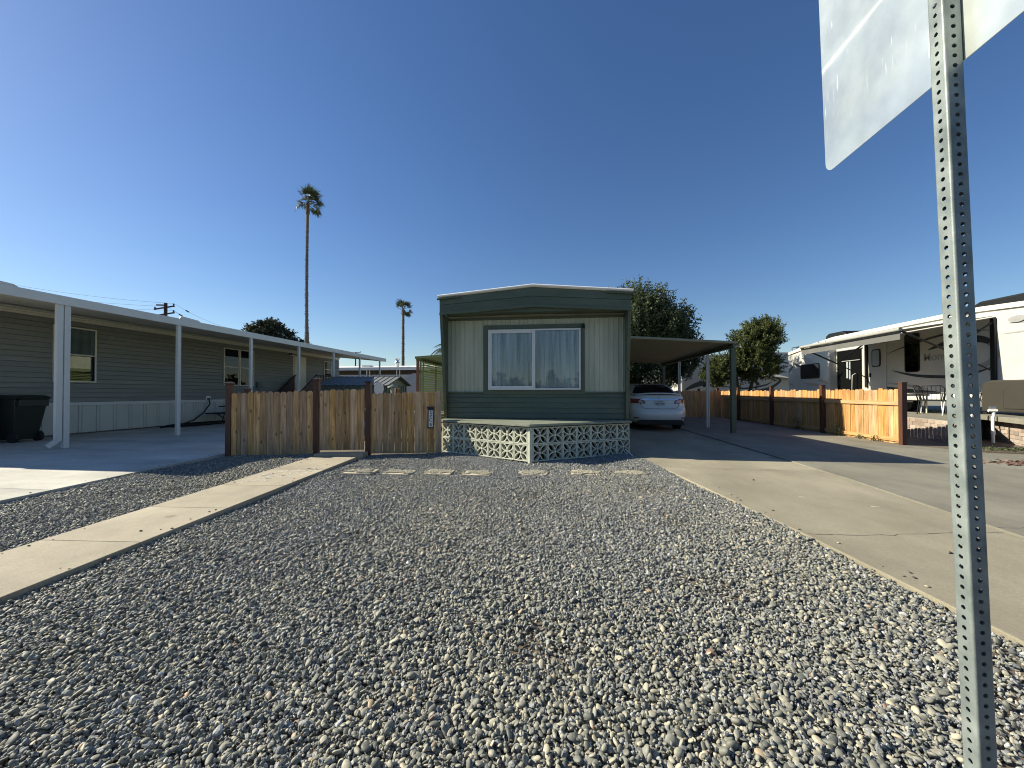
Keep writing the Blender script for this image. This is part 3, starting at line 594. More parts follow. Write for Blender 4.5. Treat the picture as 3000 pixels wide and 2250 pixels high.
F1 = thing('wooden_fence', 'brown picket fence panel between the left end post and the gate', 'fence', fpt(.8), group='front yard fence sections')
run_fence(F1, [.084, .182, .26, .371, .482, .597, .722, .834, .955, 1.07, 1.185, 1.312, 1.438, 1.553], -.03, 1.175, 1.21, 'picket', 100)
fpost(F1, *fpt(.038, -.02)[:2], 1.30, rz=FR); fpost(F1, *fpt(1.612, -.02)[:2], 1.385, rz=FR)
for z in (.22, .86): b = MB(); b.obox(fpt(.10, -.045, z), fpt(1.55, -.045, z), .04, .085, 'rail'); b.build('rail', F1)
G1 = thing('wooden_gate', 'brown picket gate at the end of the footpath', 'gate', fpt(2.1))
run_fence(G1, [1.672, 1.742, 1.855, 1.977, 2.106, 2.241, 2.371, 2.44, 2.505], .045, 1.155, 1.175, 'picket', 200)
for z in (.25, .90): b = MB(); b.obox(fpt(1.68, -.045, z), fpt(2.50, -.045, z), .04, .085, 'rail'); b.build('rail', G1)
b = MB(); b.obox(fpt(2.47, .022, .83), fpt(2.535, .022, .83), .02, .05, 'picket'); b.build('latch_block', G1)
F2 = thing('wooden_fence', 'brown picket fence panel between the gate and the green mobile home', 'fence', fpt(3.2), group='front yard fence sections')
run_fence(F2, [2.640, 2.745, 2.854, 2.953, 3.078, 3.206, 3.328, 3.455, 3.584, 3.713, 3.848, 3.976], -.03, 1.165, 1.205, 'picket', 300)
fpost(F2, *fpt(2.575, -.02)[:2], 1.345, rz=FR, cap='dark')
for z in (.22, .86): b = MB(); b.obox(fpt(2.64, -.045, z), fpt(3.97, -.045, z), .04, .085, 'rail'); b.build('rail', F2)
# SPC 8 plaque
sg = thing('space_number_sign', 'narrow upright black framed sign reading SPC 8 on the picket fence', 'sign', fpt(3.77, .03, .44))
def plq(s0, s1, z0, z1, o0, o1, m, nm, bev=.002):
    b = MB(); b.prism([fpt(s0, o0, z0), fpt(s1, o0, z0), fpt(s1, o0, z1), fpt(s0, o0, z1)], tuple(FN*(o1-o0)), m); return b.build(nm, sg, bevel=bev)
plq(3.715, 3.825, .45, .865, .030, .045, 'ink', 'frame'); plq(3.734, 3.812, .475, .80, .0455, .048, 'sign_face', 'face', 0)
plq(3.700, 3.840, .835, .872, .046, .056, 'ink', 'top_bar')
for ch, z in (('S', .755), ('P', .685), ('C', .613), ('8', .518)):
    text(ch, .085, fpt(3.773, .050, z), Euler((PI/2, 0, FR)), 'ink', sg, 'letter', .001)
# sections behind: two solar cap posts peeping over the fence
for i, (x, y, h) in enumerate(((-7.55, 8.5, 1.22), (-3.98, 9.0, 1.22))):
    o = thing('garden_post', ['short post with pale solar cap behind the left fence panel', 'short post with pale solar cap peeping over the wooden gate'][i], 'post', (x, y, -.13), group='solar capped posts in the side yard')
    fpost(o, x, y, h, s=.10); 
# right-hand long fence, seen from its rail side
F3 = thing('wooden_fence', 'long honey coloured picket fence with rails along the right driveway', 'fence', (7.43, 14, 0))
y = 9.42; k = 0
vars_ = [picket_mesh(.138, 1.205+.02*math.sin(i*2.1), 'picket_r', 400+i) for i in range(8)]
xf = lambda y: 7.435-.013*(y-9.4)
while y < 18.9:
    place(random.choice(vars_), 'picket', F3, (xf(y)+random.uniform(-.004, .004), y, .02+random.uniform(-.008, .008)), -PI/2+random.uniform(-.01, .01)); y += .1415
posts = [9.34, 11.86, 14.42, 16.85, 18.9]
for i, yy in enumerate(posts): fpost(F3, xf(yy)-.052, yy, 1.345 if i else 1.355, s=.10, cap=None, name='post'); b = MB(); b.box((xf(yy)-.11, yy-.058, 1.346 if i else 1.356), (xf(yy)+.006, yy+.058, 1.362 if i else 1.372), 'post_wood'); b.build('post_cap', F3)
for ya, yb in zip(posts[:-1], posts[1:]):
    for z0, z1, th in ((.865, .955, .036), (.065, .15, .036)):
        b = MB(); xa, xb = xf(ya)-.002, xf(yb)-.002; b.prism([(xa, ya+.052, z0), (xa-th, ya+.052, z0), (xa-th, ya+.052, z1), (xa, ya+.052, z1)], (xb-xa, yb-ya-.104, 0), 'rail'); b.build('rail', F3, bevel=.003)
F4 = thing('wooden_fence', 'reddish brown fence closing the yard behind the parked car', 'fence', (5.6, 18.6, 0))
bv = [picket_mesh(.138, 1.19+.01*i, 'picket_b', 500+i) if False else picket_mesh(.138, 1.19+.01*i, 'picket_r', 500+i) for i in range(3)]
x = 2.2
while x < 7.2: place(random.choice(bv), 'picket', F4, (x, 18.42+random.uniform(-.003, .003), .03), random.uniform(-.01, .01)); x += .1415
for x in (3.3, 4.9, 6.3): fpost(F4, x, 18.50, 1.33, s=.09, cap=None)
for z in (.3, .95): b = MB(); b.box((2.2, 18.438, z), (7.2, 18.47, z+.08), 'rail'); b.build('rail', F4)

# ------------------------------------------------------------------ green carport
CP = thing('carport', 'green metal carport roof on slender posts beside the green mobile home', 'carport', (3, 13, 0))
def cz(x): return 2.80-.245*(x-1.33)/3.52
b = MB(); n = 40; vs = []; prof = []
y = 11.38
while y < 19.0: prof += [(y, 0), (y+.010, .05), (y+.06, .05), (y+.07, 0), (y+.155, 0)]; y += .155
for (yy, dz) in prof: vs += [(1.28, yy, cz(1.28)-.04+dz), (4.86, yy, cz(4.86)-.04+dz)]
M['carport_metal'] = mat('carport_sheet', (.24, .24, .17), .5, .08, 2)
b.add(vs, [(2*i, 2*i+1, 2*i+3, 2*i+2) for i in range(len(prof)-1)], 'carport_metal'); b.build('roof_sheet', CP)
b = MB(); b.obox((1.33, 11.365, cz(1.33)-.005), (4.9, 11.365, cz(4.9)-.005), .02, .05, 'carport_metal'); b.build('front_trim', CP)
b = MB(); b.box((4.79, 11.40, 2.40), (4.85, 19.0, 2.505), 'green_trim'); b.build('beam', CP, bevel=.004)
b = MB(); b.box((4.862, 11.37, 2.50), (4.91, 19.0, 2.57), 'green_trim'); b.build('gutter', CP, bevel=.004)
for i, (yy, m_) in enumerate(((11.52, 'green_trim'), (13.25, 'white_metal'), (16.25, 'white_metal'), (18.8, 'green_trim'))):
    b = MB()
    if m_ == 'white_metal': b.box((4.74, yy-.03, .0), (4.785, yy+.03, 2.40), m_); b.box((4.80, yy-.028, .014), (4.835, yy+.028, 2.398), m_)
    else: b.box((4.775, yy-.055, .01), (4.905, yy+.055, 2.40), m_)
    b.build('post', CP, bevel=.005)
b = MB(); b.tube([(4.93, 11.45, 2.44), (5.0, 11.36, 2.41)], .022, 'white_metal', 10); b.tube([(4.93, 11.45, 2.44), (4.90, 11.47, 2.47)], .01, 'white_metal', 8)
tag(b.build('security_camera'), 'small white security camera at the outer corner of green carport', 'camera')

# ------------------------------------------------------------------ left grey mobile home with white carport
L = thing('mobile_home', 'grey beige clapboard mobile home with white skirting under a long carport', 'mobile home', (-14, 13, 0))
XW = -13.25
b = MB(); b.box((-18.5, 5.3, .02), (XW-.03, 21.75, 3.30), 'siding'); b.build('body', L)
b = MB(); b.prism([(-18.7, 5.25, 3.31), (XW-.0, 5.25, 3.31), (XW-.0, 5.25, 3.37), (-15.9, 5.25, 3.6), (-18.7, 5.25, 3.40)], (0, 16.6, 0), 'roof_white'); b.build('roof', L)
nb = 17; z = .885; hb = (3.10-.885)/nb
b = MB(); b.prism([(XW-.028, 5.3, 0), (XW+.034, 5.3, .0), (XW+.004, 5.3, hb-.010), (XW-.028, 5.3, hb-.010)], (0, 16.45, 0), 'siding'); sme = b.mesh('siding_board')
for i in range(nb): place(sme, 'siding_board', L, (0, 0, z+i*hb))
y = 5.32; b = MB(); ww = .42
b.prism([(XW, 0, 0), (XW+.022, .012, 0), (XW+.022, .045, 0), (XW+.002, .055, 0), (XW+.002, .075, 0), (XW+.022, .085, 0), (XW+.022, .118, 0), (XW, .13, 0), (XW, ww-.004, 0), (XW-.02, ww-.004, 0), (XW-.02, 0, 0)], (0, 0, .755), 'skirt'); kme = b.mesh('skirting_panel')
while y < 21.6: place(kme, 'skirting_panel', L, (0, y, .035)); y += ww
b = MB(); b.box((XW-.02, 5.3, .792), (XW+.028, 21.75, .880), 'white_metal'); b.build('skirting_trim', L, bevel=.004)
for z0, z1, o in ((3.105, 3.16, .03), (3.163, 3.215, .06), (3.218, 3.27, .10)):
    b = MB(); b.box((XW-.02, 5.3, z0), (XW+o, 21.75, z1), 'almond' if o < .1 else 'soffit'); b.build('eave_trim', L, bevel=.004)
def left_window(y0, y1, z0, z1, blind_to=.55):
    f = MB(); w = .038; x = XW+.022
    f.box((x, y0, z1-w), (x+.045, y1, z1), 'almond'); f.box((x, y0, z0), (x+.045, y1, z0+w), 'almond'); f.box((x, y0, z0+w), (x+.044, y0+w, z1-w), 'almond'); f.box((x, y1-w, z0+w), (x+.044, y1, z1-w), 'almond')
    zm = (z0+z1)/2; f.box((x, y0+w, zm-.018), (x+.038, y1-w, zm+.018), 'almond')
    o = f.build('window', L, bevel=.003)
    for a, c in ((z0+w, zm-.018), (zm+.018, z1-w)):
        g = MB(); g.box((x+.026, y0+w, a), (x+.029, y1-w, c), 'glass'); g.build('pane', o)
    g = MB(); g.box((x+.0145, y0+w, z0+w), (x+.0155, y1-w, z1-w), 'black'); g.build('dark_room_sheet', o)  # black backing sheet in place of an unlit room
    g = MB(); zz = z1-w-.02
    while zz > z0+(z1-z0)*(1-blind_to): g.quad((x+.018, y0+w, zz), (x+.018, y1-w, zz), (x+.024, y1-w, zz+.016), (x+.024, y0+w, zz+.016), 'blind'); zz -= .028
    g.build('blind', o, stuff=True)
left_window(8.52, 9.47, 1.43, 2.94, .5); left_window(13.69, 14.42, 1.43, 2.935, .5); left_window(14.46, 15.2, 1.43, 2.935, .5); left_window(20.22, 20.90, 2.0, 2.93, .4)
D = MB(); D.box((XW+.002, 17.70, .90), (XW+.03, 18.70, 3.02), 'almond'); dd = D.build('door', L, bevel=.004)
b = MB(); b.box((XW+.031, 17.78, .95), (XW+.045, 18.62, 2.95), 'almond'); b.build('door_leaf', dd, bevel=.004)
b = MB(); b.tube([(XW+.046, 17.86, 1.9), (XW+.10, 17.86, 1.9)], .025, 'silver', 10); b.build('handle', dd)
b = MB(); b.tube([(XW+.02, 17.45, 3.04), (XW+.12, 17.45, 3.06), (XW+.16, 17.5, 2.98)], .03, 'black_pl', 8); b.tube([(XW+.16, 17.3, 2.98), (XW+.18, 17.85, 2.97)], .025, 'silver', 8)
tag(b.build('wall_lamp'), 'two-headed lamp beside the almond door of the grey mobile home', 'lamp')
b = MB(); b.box((XW+.004, 15.36, 1.36), (XW+.12, 15.62, 1.62), 'shed_wall'); b.tube([(XW+.05, 15.5, 1.36), (XW+.05, 15.5, .9)], .012, 'rubber', 6); tag(b.build('meter_box', bevel=.006), 'grey electric meter box with conduit on clapboard wall', 'meter box')
b = MB(); b.box((XW+.03, 12.93, .84), (XW+.05, 13.12, 1.02), 'white_frame'); b.box((XW+.05, 12.98, .88), (XW+.09, 13.06, .95), 'rubber')
ob = tag(b.build('power_outlet', bevel=.003), 'white outdoor power outlet with a black plug on the skirting', 'outlet')
b = MB(); pts = [(XW+.09, 13.03, .88), (XW+.16, 12.98, .72), (XW+.16, 12.75, .42), (XW+.22, 12.3, .16), (XW+.35, 11.7, .05), (XW+.5, 10.9, .025)]
P = []
for i in range(len(pts)-1):
    for u in (0, .33, .66): P.append(Vector(pts[i]).lerp(Vector(pts[i+1]), u))
P.append(Vector(pts[-1])); b.tube(P, .022, 'rubber', 8)
for k in range(3):
    b.tube([(XW+.55+.05*k+(.38+.04*k)*math.cos(a), 12.3+(1.1+.1*k)*math.sin(a), .025+.02*k) for a in np.linspace(0, 2*PI, 28)], .02, 'rubber', 6, cap=False)
tag(b.build('coiled_hose'), 'thick black cable coiled on concrete below the outlet', 'cable')
o = thing('folding_bench', 'low black metal bench frame standing beside the coiled cord', 'bench', (-12.2, 13.2, 0))
b = MB(); b.box((-12.5, 12.75, .62), (-12.0, 14.2, .66), 'rubber'); b.build('shelf', o); b = MB(); b.box((-12.9, 12.6, .36), (-12.3, 14.2, .40), 'rubber'); b.build('seat', o)
for (p, q) in (((-12.6, 12.8, .36), (-12.2, 13.0, .02)), ((-12.2, 12.8, .62), (-12.7, 13.1, .02)), ((-12.6, 14.0, .36), (-12.2, 14.0, .02)), ((-12.2, 14.0, .62), (-12.7, 14.1, .02))):
    b = MB(); b.tube([p, q], .018, 'rubber', 6); b.build('leg', o)
# steps with dark brown rails at the door
S = thing('porch_steps', 'dark brown wooden porch with stair rails below the almond door', 'steps', (-12.5, 18, 0))
b = MB(); b.box((XW+.04, 17.66, .80), (-11.95, 20.6, .88), 'brown_deck'); b.build('landing', S)
for i in range(4): b = MB(); b.box((XW+.06, 17.4-.27*i, .62-.2*i), (-12.0, 17.67-.27*i, .66-.2*i), 'brown_deck'); b.build('step', S)
def stair_rail(x):
    b = MB(); b.prism([(x, 17.66, 1.99), (x, 17.66, .82), (x, 16.5, .0), (x, 16.35, .0), (x, 16.35, .95)], (.03, 0, 0), 'brown_deck'); b.build('stair_side', S)
    b = MB(); b.obox((x+.015, 16.3, .98), (x+.015, 17.75, 2.03), .07, .04, 'brown_deck'); b.build('handrail', S)
stair_rail(XW+.12); stair_rail(-12.0)
b = MB(); b.box((-12.0, 17.7, 1.98), (-11.93, 20.6, 2.03), 'brown_deck'); b.build('handrail', S)
y = 17.75
while y < 20.6: b = MB(); b.box((-11.98, y, .88), (-11.95, y+.035, 1.98), 'brown_deck'); b.build('baluster', S); y += .13
b = MB(); b.box((-11.99, 17.7, .1), (-11.94, 20.6, .80), 'brown_deck'); b.build('side_board', S)
# carport of the left home
K = thing('carport', 'long white carport roof on white posts along the grey mobile home', 'carport', (-11, 13, 0))
b = MB(); b.box((-10.13, 5.22, 2.950), (-10.09, 21.42, 3.132), 'white_metal'); b.build('fascia', K, bevel=.006)
b = MB(); vs = []; prof = []; y = 5.22
while y < 21.35: prof += [(y, 0), (y+.15, 0), (y+.165, .03), (y+.185, .03), (y+.20, 0)]; y += .2
for (yy, dz) in prof: vs += [(-10.13, yy, 3.0+dz), (XW+.0, yy, 3.30+dz)]
b.add(vs, [(2*i, 2*i+1, 2*i+3, 2*i+2) for i in range(len(prof)-1)], 'soffit'); b.build('roof_sheet', K)
b = MB(); b.prism([(-10.13, 5.22, 3.05), (XW, 5.22, 3.36), (XW, 5.22, 3.30), (-10.13, 5.22, 3.0)], (0, -.03, 0), 'white_metal'); b.build('fascia', K)
b = MB(); b.prism([(-10.13, 21.39, 3.13), (XW, 21.39, 3.36), (XW, 21.39, 3.25), (-10.13, 21.39, 2.95)], (0, .03, 0), 'white_metal'); b.build('fascia', K)
for yy in (6.77, 9.13, 11.57, 13.93, 16.25, 18.55, 20.75):
    b = MB(); b.box((-10.19, yy-.055, .002), (-10.12, yy-.008, 2.95), 'white_metal'); b.box((-10.185, yy-.006, .002), (-10.135, yy+.05, 2.949), 'white_metal'); b.build('post', K, bevel=.004)
b = MB(); b.box((-10.20, 6.60, .16), (-10.135, 6.70, 2.95), 'white_metal'); b.obox((-10.167, 6.655, .185), (-10.20, 6.50, .055), .07, .085, 'white_metal')
b.v = b.v; b.build('downspout', K)
for ya in (5.4, 9.10): b = MB(); b.prism([(-10.13, ya-.0, 3.133), (-10.13, ya+.62, 3.133), (-10.13, ya+.55, 3.175), (-10.13, ya+.12, 3.205), (-10.13, ya+.04, 3.19)], (.02, 0, 0), 'white_metal'); b.build('cap_flashing', K)
b = MB(); b.box((-11.4, 12.1, 3.14), (-10.9, 12.5, 3.24), 'roof_white'); b.build('roof_vent', K)

# wheeled bins
def bin_(name, label, x, y, rz, m):
    o = thing(name, label, 'bin', (x, y, 0), rz, group='wheeled bins by the grey mobile home'); q = WM[o.name]
    def tb(b, nm, bev=.01): b.v = [tuple(q @ Vector(v)) for v in b.v]; return b.build(nm, o, bevel=bev)
    b = MB(); b.add([(-.22, -.22, .06), (.24, -.22, .0+.06), (.24, .22, .06), (-.22, .22, .06), (-.30, -.29, .82), (.36, -.29, .82), (.36, .29, .82), (-.30, .29, .82), (-.31, -.30, 1.0), (.37, -.30, 1.0), (.37, .30, 1.0), (-.31, .30, 1.0)],
        [(0, 1, 2, 3), (0, 1, 5, 4), (1, 2, 6, 5), (2, 3, 7, 6), (3, 0, 4, 7), (4, 5, 9, 8), (5, 6, 10, 9), (6, 7, 11, 10), (7, 4, 8, 11), (8, 9, 10, 11)], m); tb(b, 'body')
    b = MB(); b.prism([(-.36, -.32, 1.005), (.44, -.32, 1.005), (.46, -.32, 1.03), (.30, -.32, 1.085), (-.10, -.32, 1.10), (-.36, -.32, 1.06)], (0, .64, 0), m); tb(b, 'lid', .012)
    b = MB(); b.box((.34, -.27, .83), (.45, .27, .99), m); tb(b, 'rim')
    b = MB(); b.tube([(.47, -.25, 1.0), (.47, .25, 1.0)], .018, m, 8); tb(b, 'handle', 0)
    for s_ in (-1, 1): b = MB(); b.tube([(.24, s_*.20, .12), (.24, s_*.26, .12)], .12, 'rubber', 16); tb(b, 'wheel', 0)
    return o
bin_('wheeled_bin', 'black green wheeled rubbish bin beside the double carport post', -12.62, 7.5, 0.1, 'bin')
bin_('wheeled_bin', 'dark blue wheeled bin at the left edge behind the black one', -13.0, 6.75, 0.1, 'bin_blue')

# ------------------------------------------------------------------ side yard and things behind the front fence
SH = thing('garden_shed', 'low charcoal metal shed with pale ribbed gable roof behind the fence', 'shed', (-8.4, 16, 0))
b = MB(); b.box((-9.85, 14.82, -.1), (-7.0, 17.0, 1.46), 'shed_wall'); b.build('body', SH)
b = MB(); b.prism([(-7.0, 14.82, 1.462), (-7.0, 17.0, 1.462), (-7.0, 15.9, 1.80)], (-2.85, 0, 0), 'shed_wall'); b.build('gable', SH)
x = -9.95; pw = .245
for s_ in (0, 1):
    y0, z0_, y1, z1_ = ((14.68, 1.44, 15.9, 1.835) if s_ == 0 else (17.12, 1.44, 15.902, 1.835))
    b = MB(); dz = .0
    vs = []
    for xx, h in ((0, 0), (pw-.07, 0), (pw-.055, .022), (pw-.02, .022), (pw-.004, 0)): vs += [(xx, y0, z0_+h), (xx, y1, z1_+h)]
    b.add(vs, [(2*i, 2*i+2, 2*i+3, 2*i+1) for i in range(4)], 'shed'); pm = b.mesh('roof_panel')
    for i in range(13): place(pm, 'roof_panel', SH, (-9.99+i*pw, 0, 0))
b = MB(); b.obox((-9.99, 15.9, 1.865), (-6.8, 15.9, 1.865), .10, .02, 'white_metal'); b.build('ridge_cap', SH)
b = MB(); b.obox((-6.98, 15.4, 0), (-6.98, 15.4, 1.5), .03, .05, 'shed_wall'); b.build('corner_trim', SH)
for i in range(9): b = MB(); b.box((-6.995, 14.9+i*.24, 0), (-6.97, 14.94+i*.24, 1.45), 'shed_wall'); b.build('wall_rib', SH)
for i in range(12): b = MB(); b.box((-9.8+i*.24, 14.80, 0), (-9.76+i*.24, 14.818, 1.44), 'shed_wall'); b.build('wall_rib', SH)
# yard lantern
LP = thing('yard_lantern', 'old style post lantern just behind the fence left of green mobile home', 'lantern', (-3.705, 8.2, -.1))
b = MB(); b.tube([(-3.705, 8.2, -.1), (-3.705, 8.2, 1.06)], .03, 'black_pl', 10); b.build('pole', LP)
b = MB(); c0 = Vector((-3.705, 8.2, 0))
for k in range(6):
    a = k*PI/3; b.tube([c0+Vector((.052*math.cos(a), .052*math.sin(a), 1.06)), c0+Vector((.085*math.cos(a), .085*math.sin(a), 1.27))], .006, 'black_pl', 5)
b.tube([c0+Vector((0, 0, 1.04)), c0+Vector((0, 0, 1.065))], .06, 'black_pl', 12); b.build('cage', LP)
b = MB(); b.tube([c0+Vector((0, 0, 1.07)), c0+Vector((0, 0, 1.26))], [.046, .076], 'blind', 6, smooth=False); b.build('glass_body', LP)
b = MB(); b.tube([c0+Vector((0, 0, 1.265)), c0+Vector((0, 0, 1.28)), c0+Vector((0, 0, 1.315)), c0+Vector((0, 0, 1.34))], [.125, .115, .045, .01], 'shed_wall', 14); b.build('lid', LP)
# white cut-out garden ornament (plain shape)
b = MB(); b.prism([(-4.73+.0*k+.13*math.cos(a), 9.6, 1.25+.19*math.sin(a)) for k, a in enumerate(np.linspace(0, 2*PI, 16)[:-1])], (0, .02, 0), 'white_frame')
b.box((-4.80, 9.6, -.13), (-4.66, 9.62, 1.1), 'white_frame'); tag(b.build('garden_ornament'), 'plain white painted cut-out board standing behind the gate post', 'ornament')
# green patio cover with louvred screen
GA = thing('patio_cover', 'small green metal patio cover with louvred screen left of green mobile home', 'patio cover', (-3.4, 12, 0))
b = MB(); b.prism([(-4.33, 11.15, 2.20), (-2.33, 11.15, 2.33), (-2.33, 11.15, 2.36), (-4.33, 11.15, 2.24)], (0, 8, 0), 'green_awn'); b.build('roof_sheet', GA)
b = MB(); b.obox((-4.33, 11.13, 2.20), (-2.33, 11.13, 2.325), .02, .07, 'green_awn'); b.build('front_trim', GA)
b = MB(); b.box((-4.33, 11.2, 2.12), (-4.27, 19, 2.20), 'green_awn'); b.build('beam', GA)
M['rust_post'] = mat('rust_brown_paint', (.16, .07, .04), .6, .2)
b = MB(); b.box((-4.31, 11.18, -.1), (-4.24, 11.26, 2.14), 'rust_post'); b.build('post', GA)
b = MB(); b.box((-4.29, 11.42, -.1), (-4.25, 11.48, 2.12), 'green_awn'); b.build('post', GA)
b = MB(); b.quad((-.03, 0, .01), (-.03, 2.6, .01), (.03, 2.6, .06), (.03, 0, .06), 'green_awn'); lm = b.mesh('louvre')
for j in range(3):
    for i in range(27): place(lm, 'louvre', GA, (-4.24, 11.5+j*2.64, .1+i*.075))
    b = MB(); b.box((-4.22, 11.5+j*2.64-.04, 0), (-4.19, 11.5+j*2.64, 2.12), 'green_awn'); b.build('mullion', GA)
b = MB(); b.box((-4.22, 12.70, .02), (-4.19, 12.74, 2.1), 'green_awn'); b.build('mullion', GA)
b = MB(); P = [(-4.2+.25*i, 11.5+.22*i, 2.15-.10*math.sin(i*PI/4)**2) for i in range(7)]; b.tube(P, .008, 'rubber', 5)
for p in P[1::2]: b.tube([(p[0], p[1], p[2]-.0), (p[0], p[1], p[2]-.06)], [.012, .02], 'rubber', 6)
tag(b.build('light_string'), 'black string of bulbs hanging under the green patio cover', 'string lights')

# far mobile home across the back
FH = thing('mobile_home', 'far low mobile home with white roof edge and shaded tan wall', 'mobile home', (-15, 31, 0))
b = MB(); b.box((-24, 31.4, -.1), (-8, 36, 3.0), 'tan_wall'); b.build('wall', FH)
b = MB(); b.box((-24, 29.9, 2.98), (-8, 30.05, 3.22), 'white_metal'); b.build('fascia', FH)
b = MB(); b.prism([(-24, 30.0, 3.2), (-24, 33, 3.55), (-24, 36, 3.2)], (16, 0, 0), 'roof_white'); b.build('roof', FH)
b = MB(); b.box((-24, 30.2, -.1), (-8, 30.4, 2.62), 'stucco'); b.build('screen_wall', FH)
for x in (-20.9, -18.6, -15.9, -15.65, -13.3, -13.05, -10.6): b = MB(); b.box((x, 30.06, 0), (x+.07, 30.14, 2.98), 'white_metal'); b.build('post', FH)
b = MB(); b.tube([(-13.63, 31, 3.2), (-13.63, 31, 3.5), (-13.63, 31, 3.52), (-13.63, 31, 3.72), (-13.63, 31, 3.74), (-13.63, 31, 3.95), (-13.63, 31, 4.0)], [.13, .13, .2, .2, .1, .22, .22], 'silver', 12); b.build('chimney', FH)
b = MB(); b.box((-16.9, 31.2, 3.3), (-16.2, 31.9, 3.5), 'white_metal'); b.build('roof_vent', FH); b = MB(); b.box((-12.0, 31.2, 3.3), (-11.4, 31.9, 3.5), 'white_metal'); b.build('roof_vent', FH)
GW = thing('garage', 'pale grey gabled outbuilding right behind the metal shed', 'outbuilding', (-10, 26, 0))
b = MB(); b.prism([(-11.6, 26, -.1), (-8.6, 26, -.1), (-8.6, 26, 2.5), (-10.3, 26, 2.5), (-11.6, 26, 1.75)], (0, 3, 0), 'stucco'); b.build('wall', GW)

# ------------------------------------------------------------------ car
CAR = thing('parked_car', 'white sedan seen from behind parked under the green carport', 'car', (2.97, 11.88, .0), 0)
def cb(): return MB()
q = WM[CAR.name]
def cbuild(b, nm, par=CAR, bev=0): b.v = [tuple(q @ Vector(v)) for v in b.v]; return b.build(nm, par, bevel=bev)
LV = [(.24, .80, .10, 4.40), (.34, .845, .02, 4.50), (.45, .865, -.02, 4.53), (.60, .872, -.015, 4.54), (.655, .872, .03, 4.53), (.70, .870, .075, 4.52), (.80, .868, .10, 4.5), (.92, .858, .125, 4.3), (1.0, .835, .15, 4.1), (1.06, .79, .20, 3.9), (1.085, .73, .27, 3.8)]
def lv(z): 
    zs = [a[0] for a in LV]; return [float(np.interp(z, zs, [a[k] for a in LV])) for k in (1, 2, 3)]
def ysurf(x, z, n=4.2):
    w, y0, y1 = lv(z); hl = (y1-y0)/2; u = min(.999, abs(x)/w); e_ = 4.2; return (y0+y1)/2-hl*(1-u**3.4)**(1/9.0)
def ring(w, y0, y1, z, N=64):
    vs = []; cy = (y0+y1)/2; hl = (y1-y0)/2
    for k in range(N):
        t_ = 2*PI*k/N; c, s_ = math.cos(t_), math.sin(t_)
        x = w*math.copysign(abs(c)**.42, c); y = cy+hl*math.copysign(abs(s_)**.22, s_); 
        x = w*(1 if c > 0 else -1)*abs(c)**.42
        u = min(1, abs(x)/w); y = cy+math.copysign(hl*(1-min(.9999, u)**3.4)**(1/9.0), s_)
        vs.append((x, y, z))
    return vs
b = cb(); N = 64; vs = []
for z, w, y0, y1 in LV: vs += ring(w, y0, y1, z, N)
vs += ring(.6, .40, 3.6, 1.10, N); nl = len(LV)+1
b.add(vs, [(i*N+k, i*N+(k+1) % N, (i+1)*N+(k+1) % N, (i+1)*N+k) for i in range(nl-1) for k in range(N)]+[tuple(range((nl-1)*N, nl*N)), tuple(range(N))[::-1]], 'car', True); body = cbuild(b, 'body')
# cabin
GL = [(1.07, .76, .62, 3.70), (1.16, .73, .80, 3.52), (1.26, .695, 1.02, 3.28), (1.36, .655, 1.30, 3.0), (1.42, .615, 1.55, 2.8), (1.455, .52, 1.85, 2.6), (1.463, .3, 2.05, 2.4)]
b = cb(); vs = []
for z, w, y0, y1 in GL: vs += ring(w, y0, y1, z, N)
nl = len(GL); b.add(vs, [(i*N+k, i*N+(k+1) % N, (i+1)*N+(k+1) % N, (i+1)*N+k) for i in range(nl-1) for k in range(N)]+[tuple(range((nl-1)*N, nl*N))], 'car', True); cab = cbuild(b, 'cabin')
def gsurf(x, z):
    zs = [a[0] for a in GL]; w, y0, y1 = [float(np.interp(z, zs, [a[k] for a in GL])) for k in (1, 2, 3)]; u = min(.999, abs(x)/w); return (y0+y1)/2-(y1-y0)/2*(1-u**3.4)**(1/9.0)
def patch(fn, x0, x1, lo, hi, m, off, n=16, k=5):
    bb = cb(); vs = []
    for i in range(n+1):
        x = x0+(x1-x0)*i/n; a, c = lo(x), hi(x)
        for j in range(k+1): z = a+(c-a)*j/k; vs.append((x, fn(x, z)-off, z))
    bb.add(vs, [(i*(k+1)+j, (i+1)*(k+1)+j, (i+1)*(k+1)+j+1, i*(k+1)+j+1) for i in range(n) for j in range(k)], m, True); return bb
cbuild(patch(gsurf, -.66, .66, lambda x: 1.10+.03*(abs(x)/.6)**2, lambda x: 1.415-.02*(x/.6)**2-max(0, abs(x)-.49)*1.55, 'black_pl', .010, 24), 'rear_window', cab)
cbuild(patch(ysurf, -.55, .55, lambda x: .925, lambda x: .952, 'chrome', .012, 20, 2), 'chrome_bar')
for s_ in (-1, 1):
    lp = cbuild(patch(ysurf, s_*.80, s_*.42, lambda x: .815+.03*(abs(x)-.42), lambda x: .815+.03*(abs(x)-.42)+.140*min(1, max(.15, (abs(x)-.395)/.12))**.6, 'lamp_red', .010, 14), 'tail_lamp')
    cbuild(patch(ysurf, s_*.60, s_*.455, lambda x: .835, lambda x: .835+.09*min(1, max(.2, (abs(x)-.43)/.1)), 'lamp_clear', .016, 8), 'reverse_lamp', lp)
    cbuild(patch(ysurf, s_*.74, s_*.60, lambda x: .375, lambda x: .405, 'lamp_red', .012, 6, 2), 'reflector')
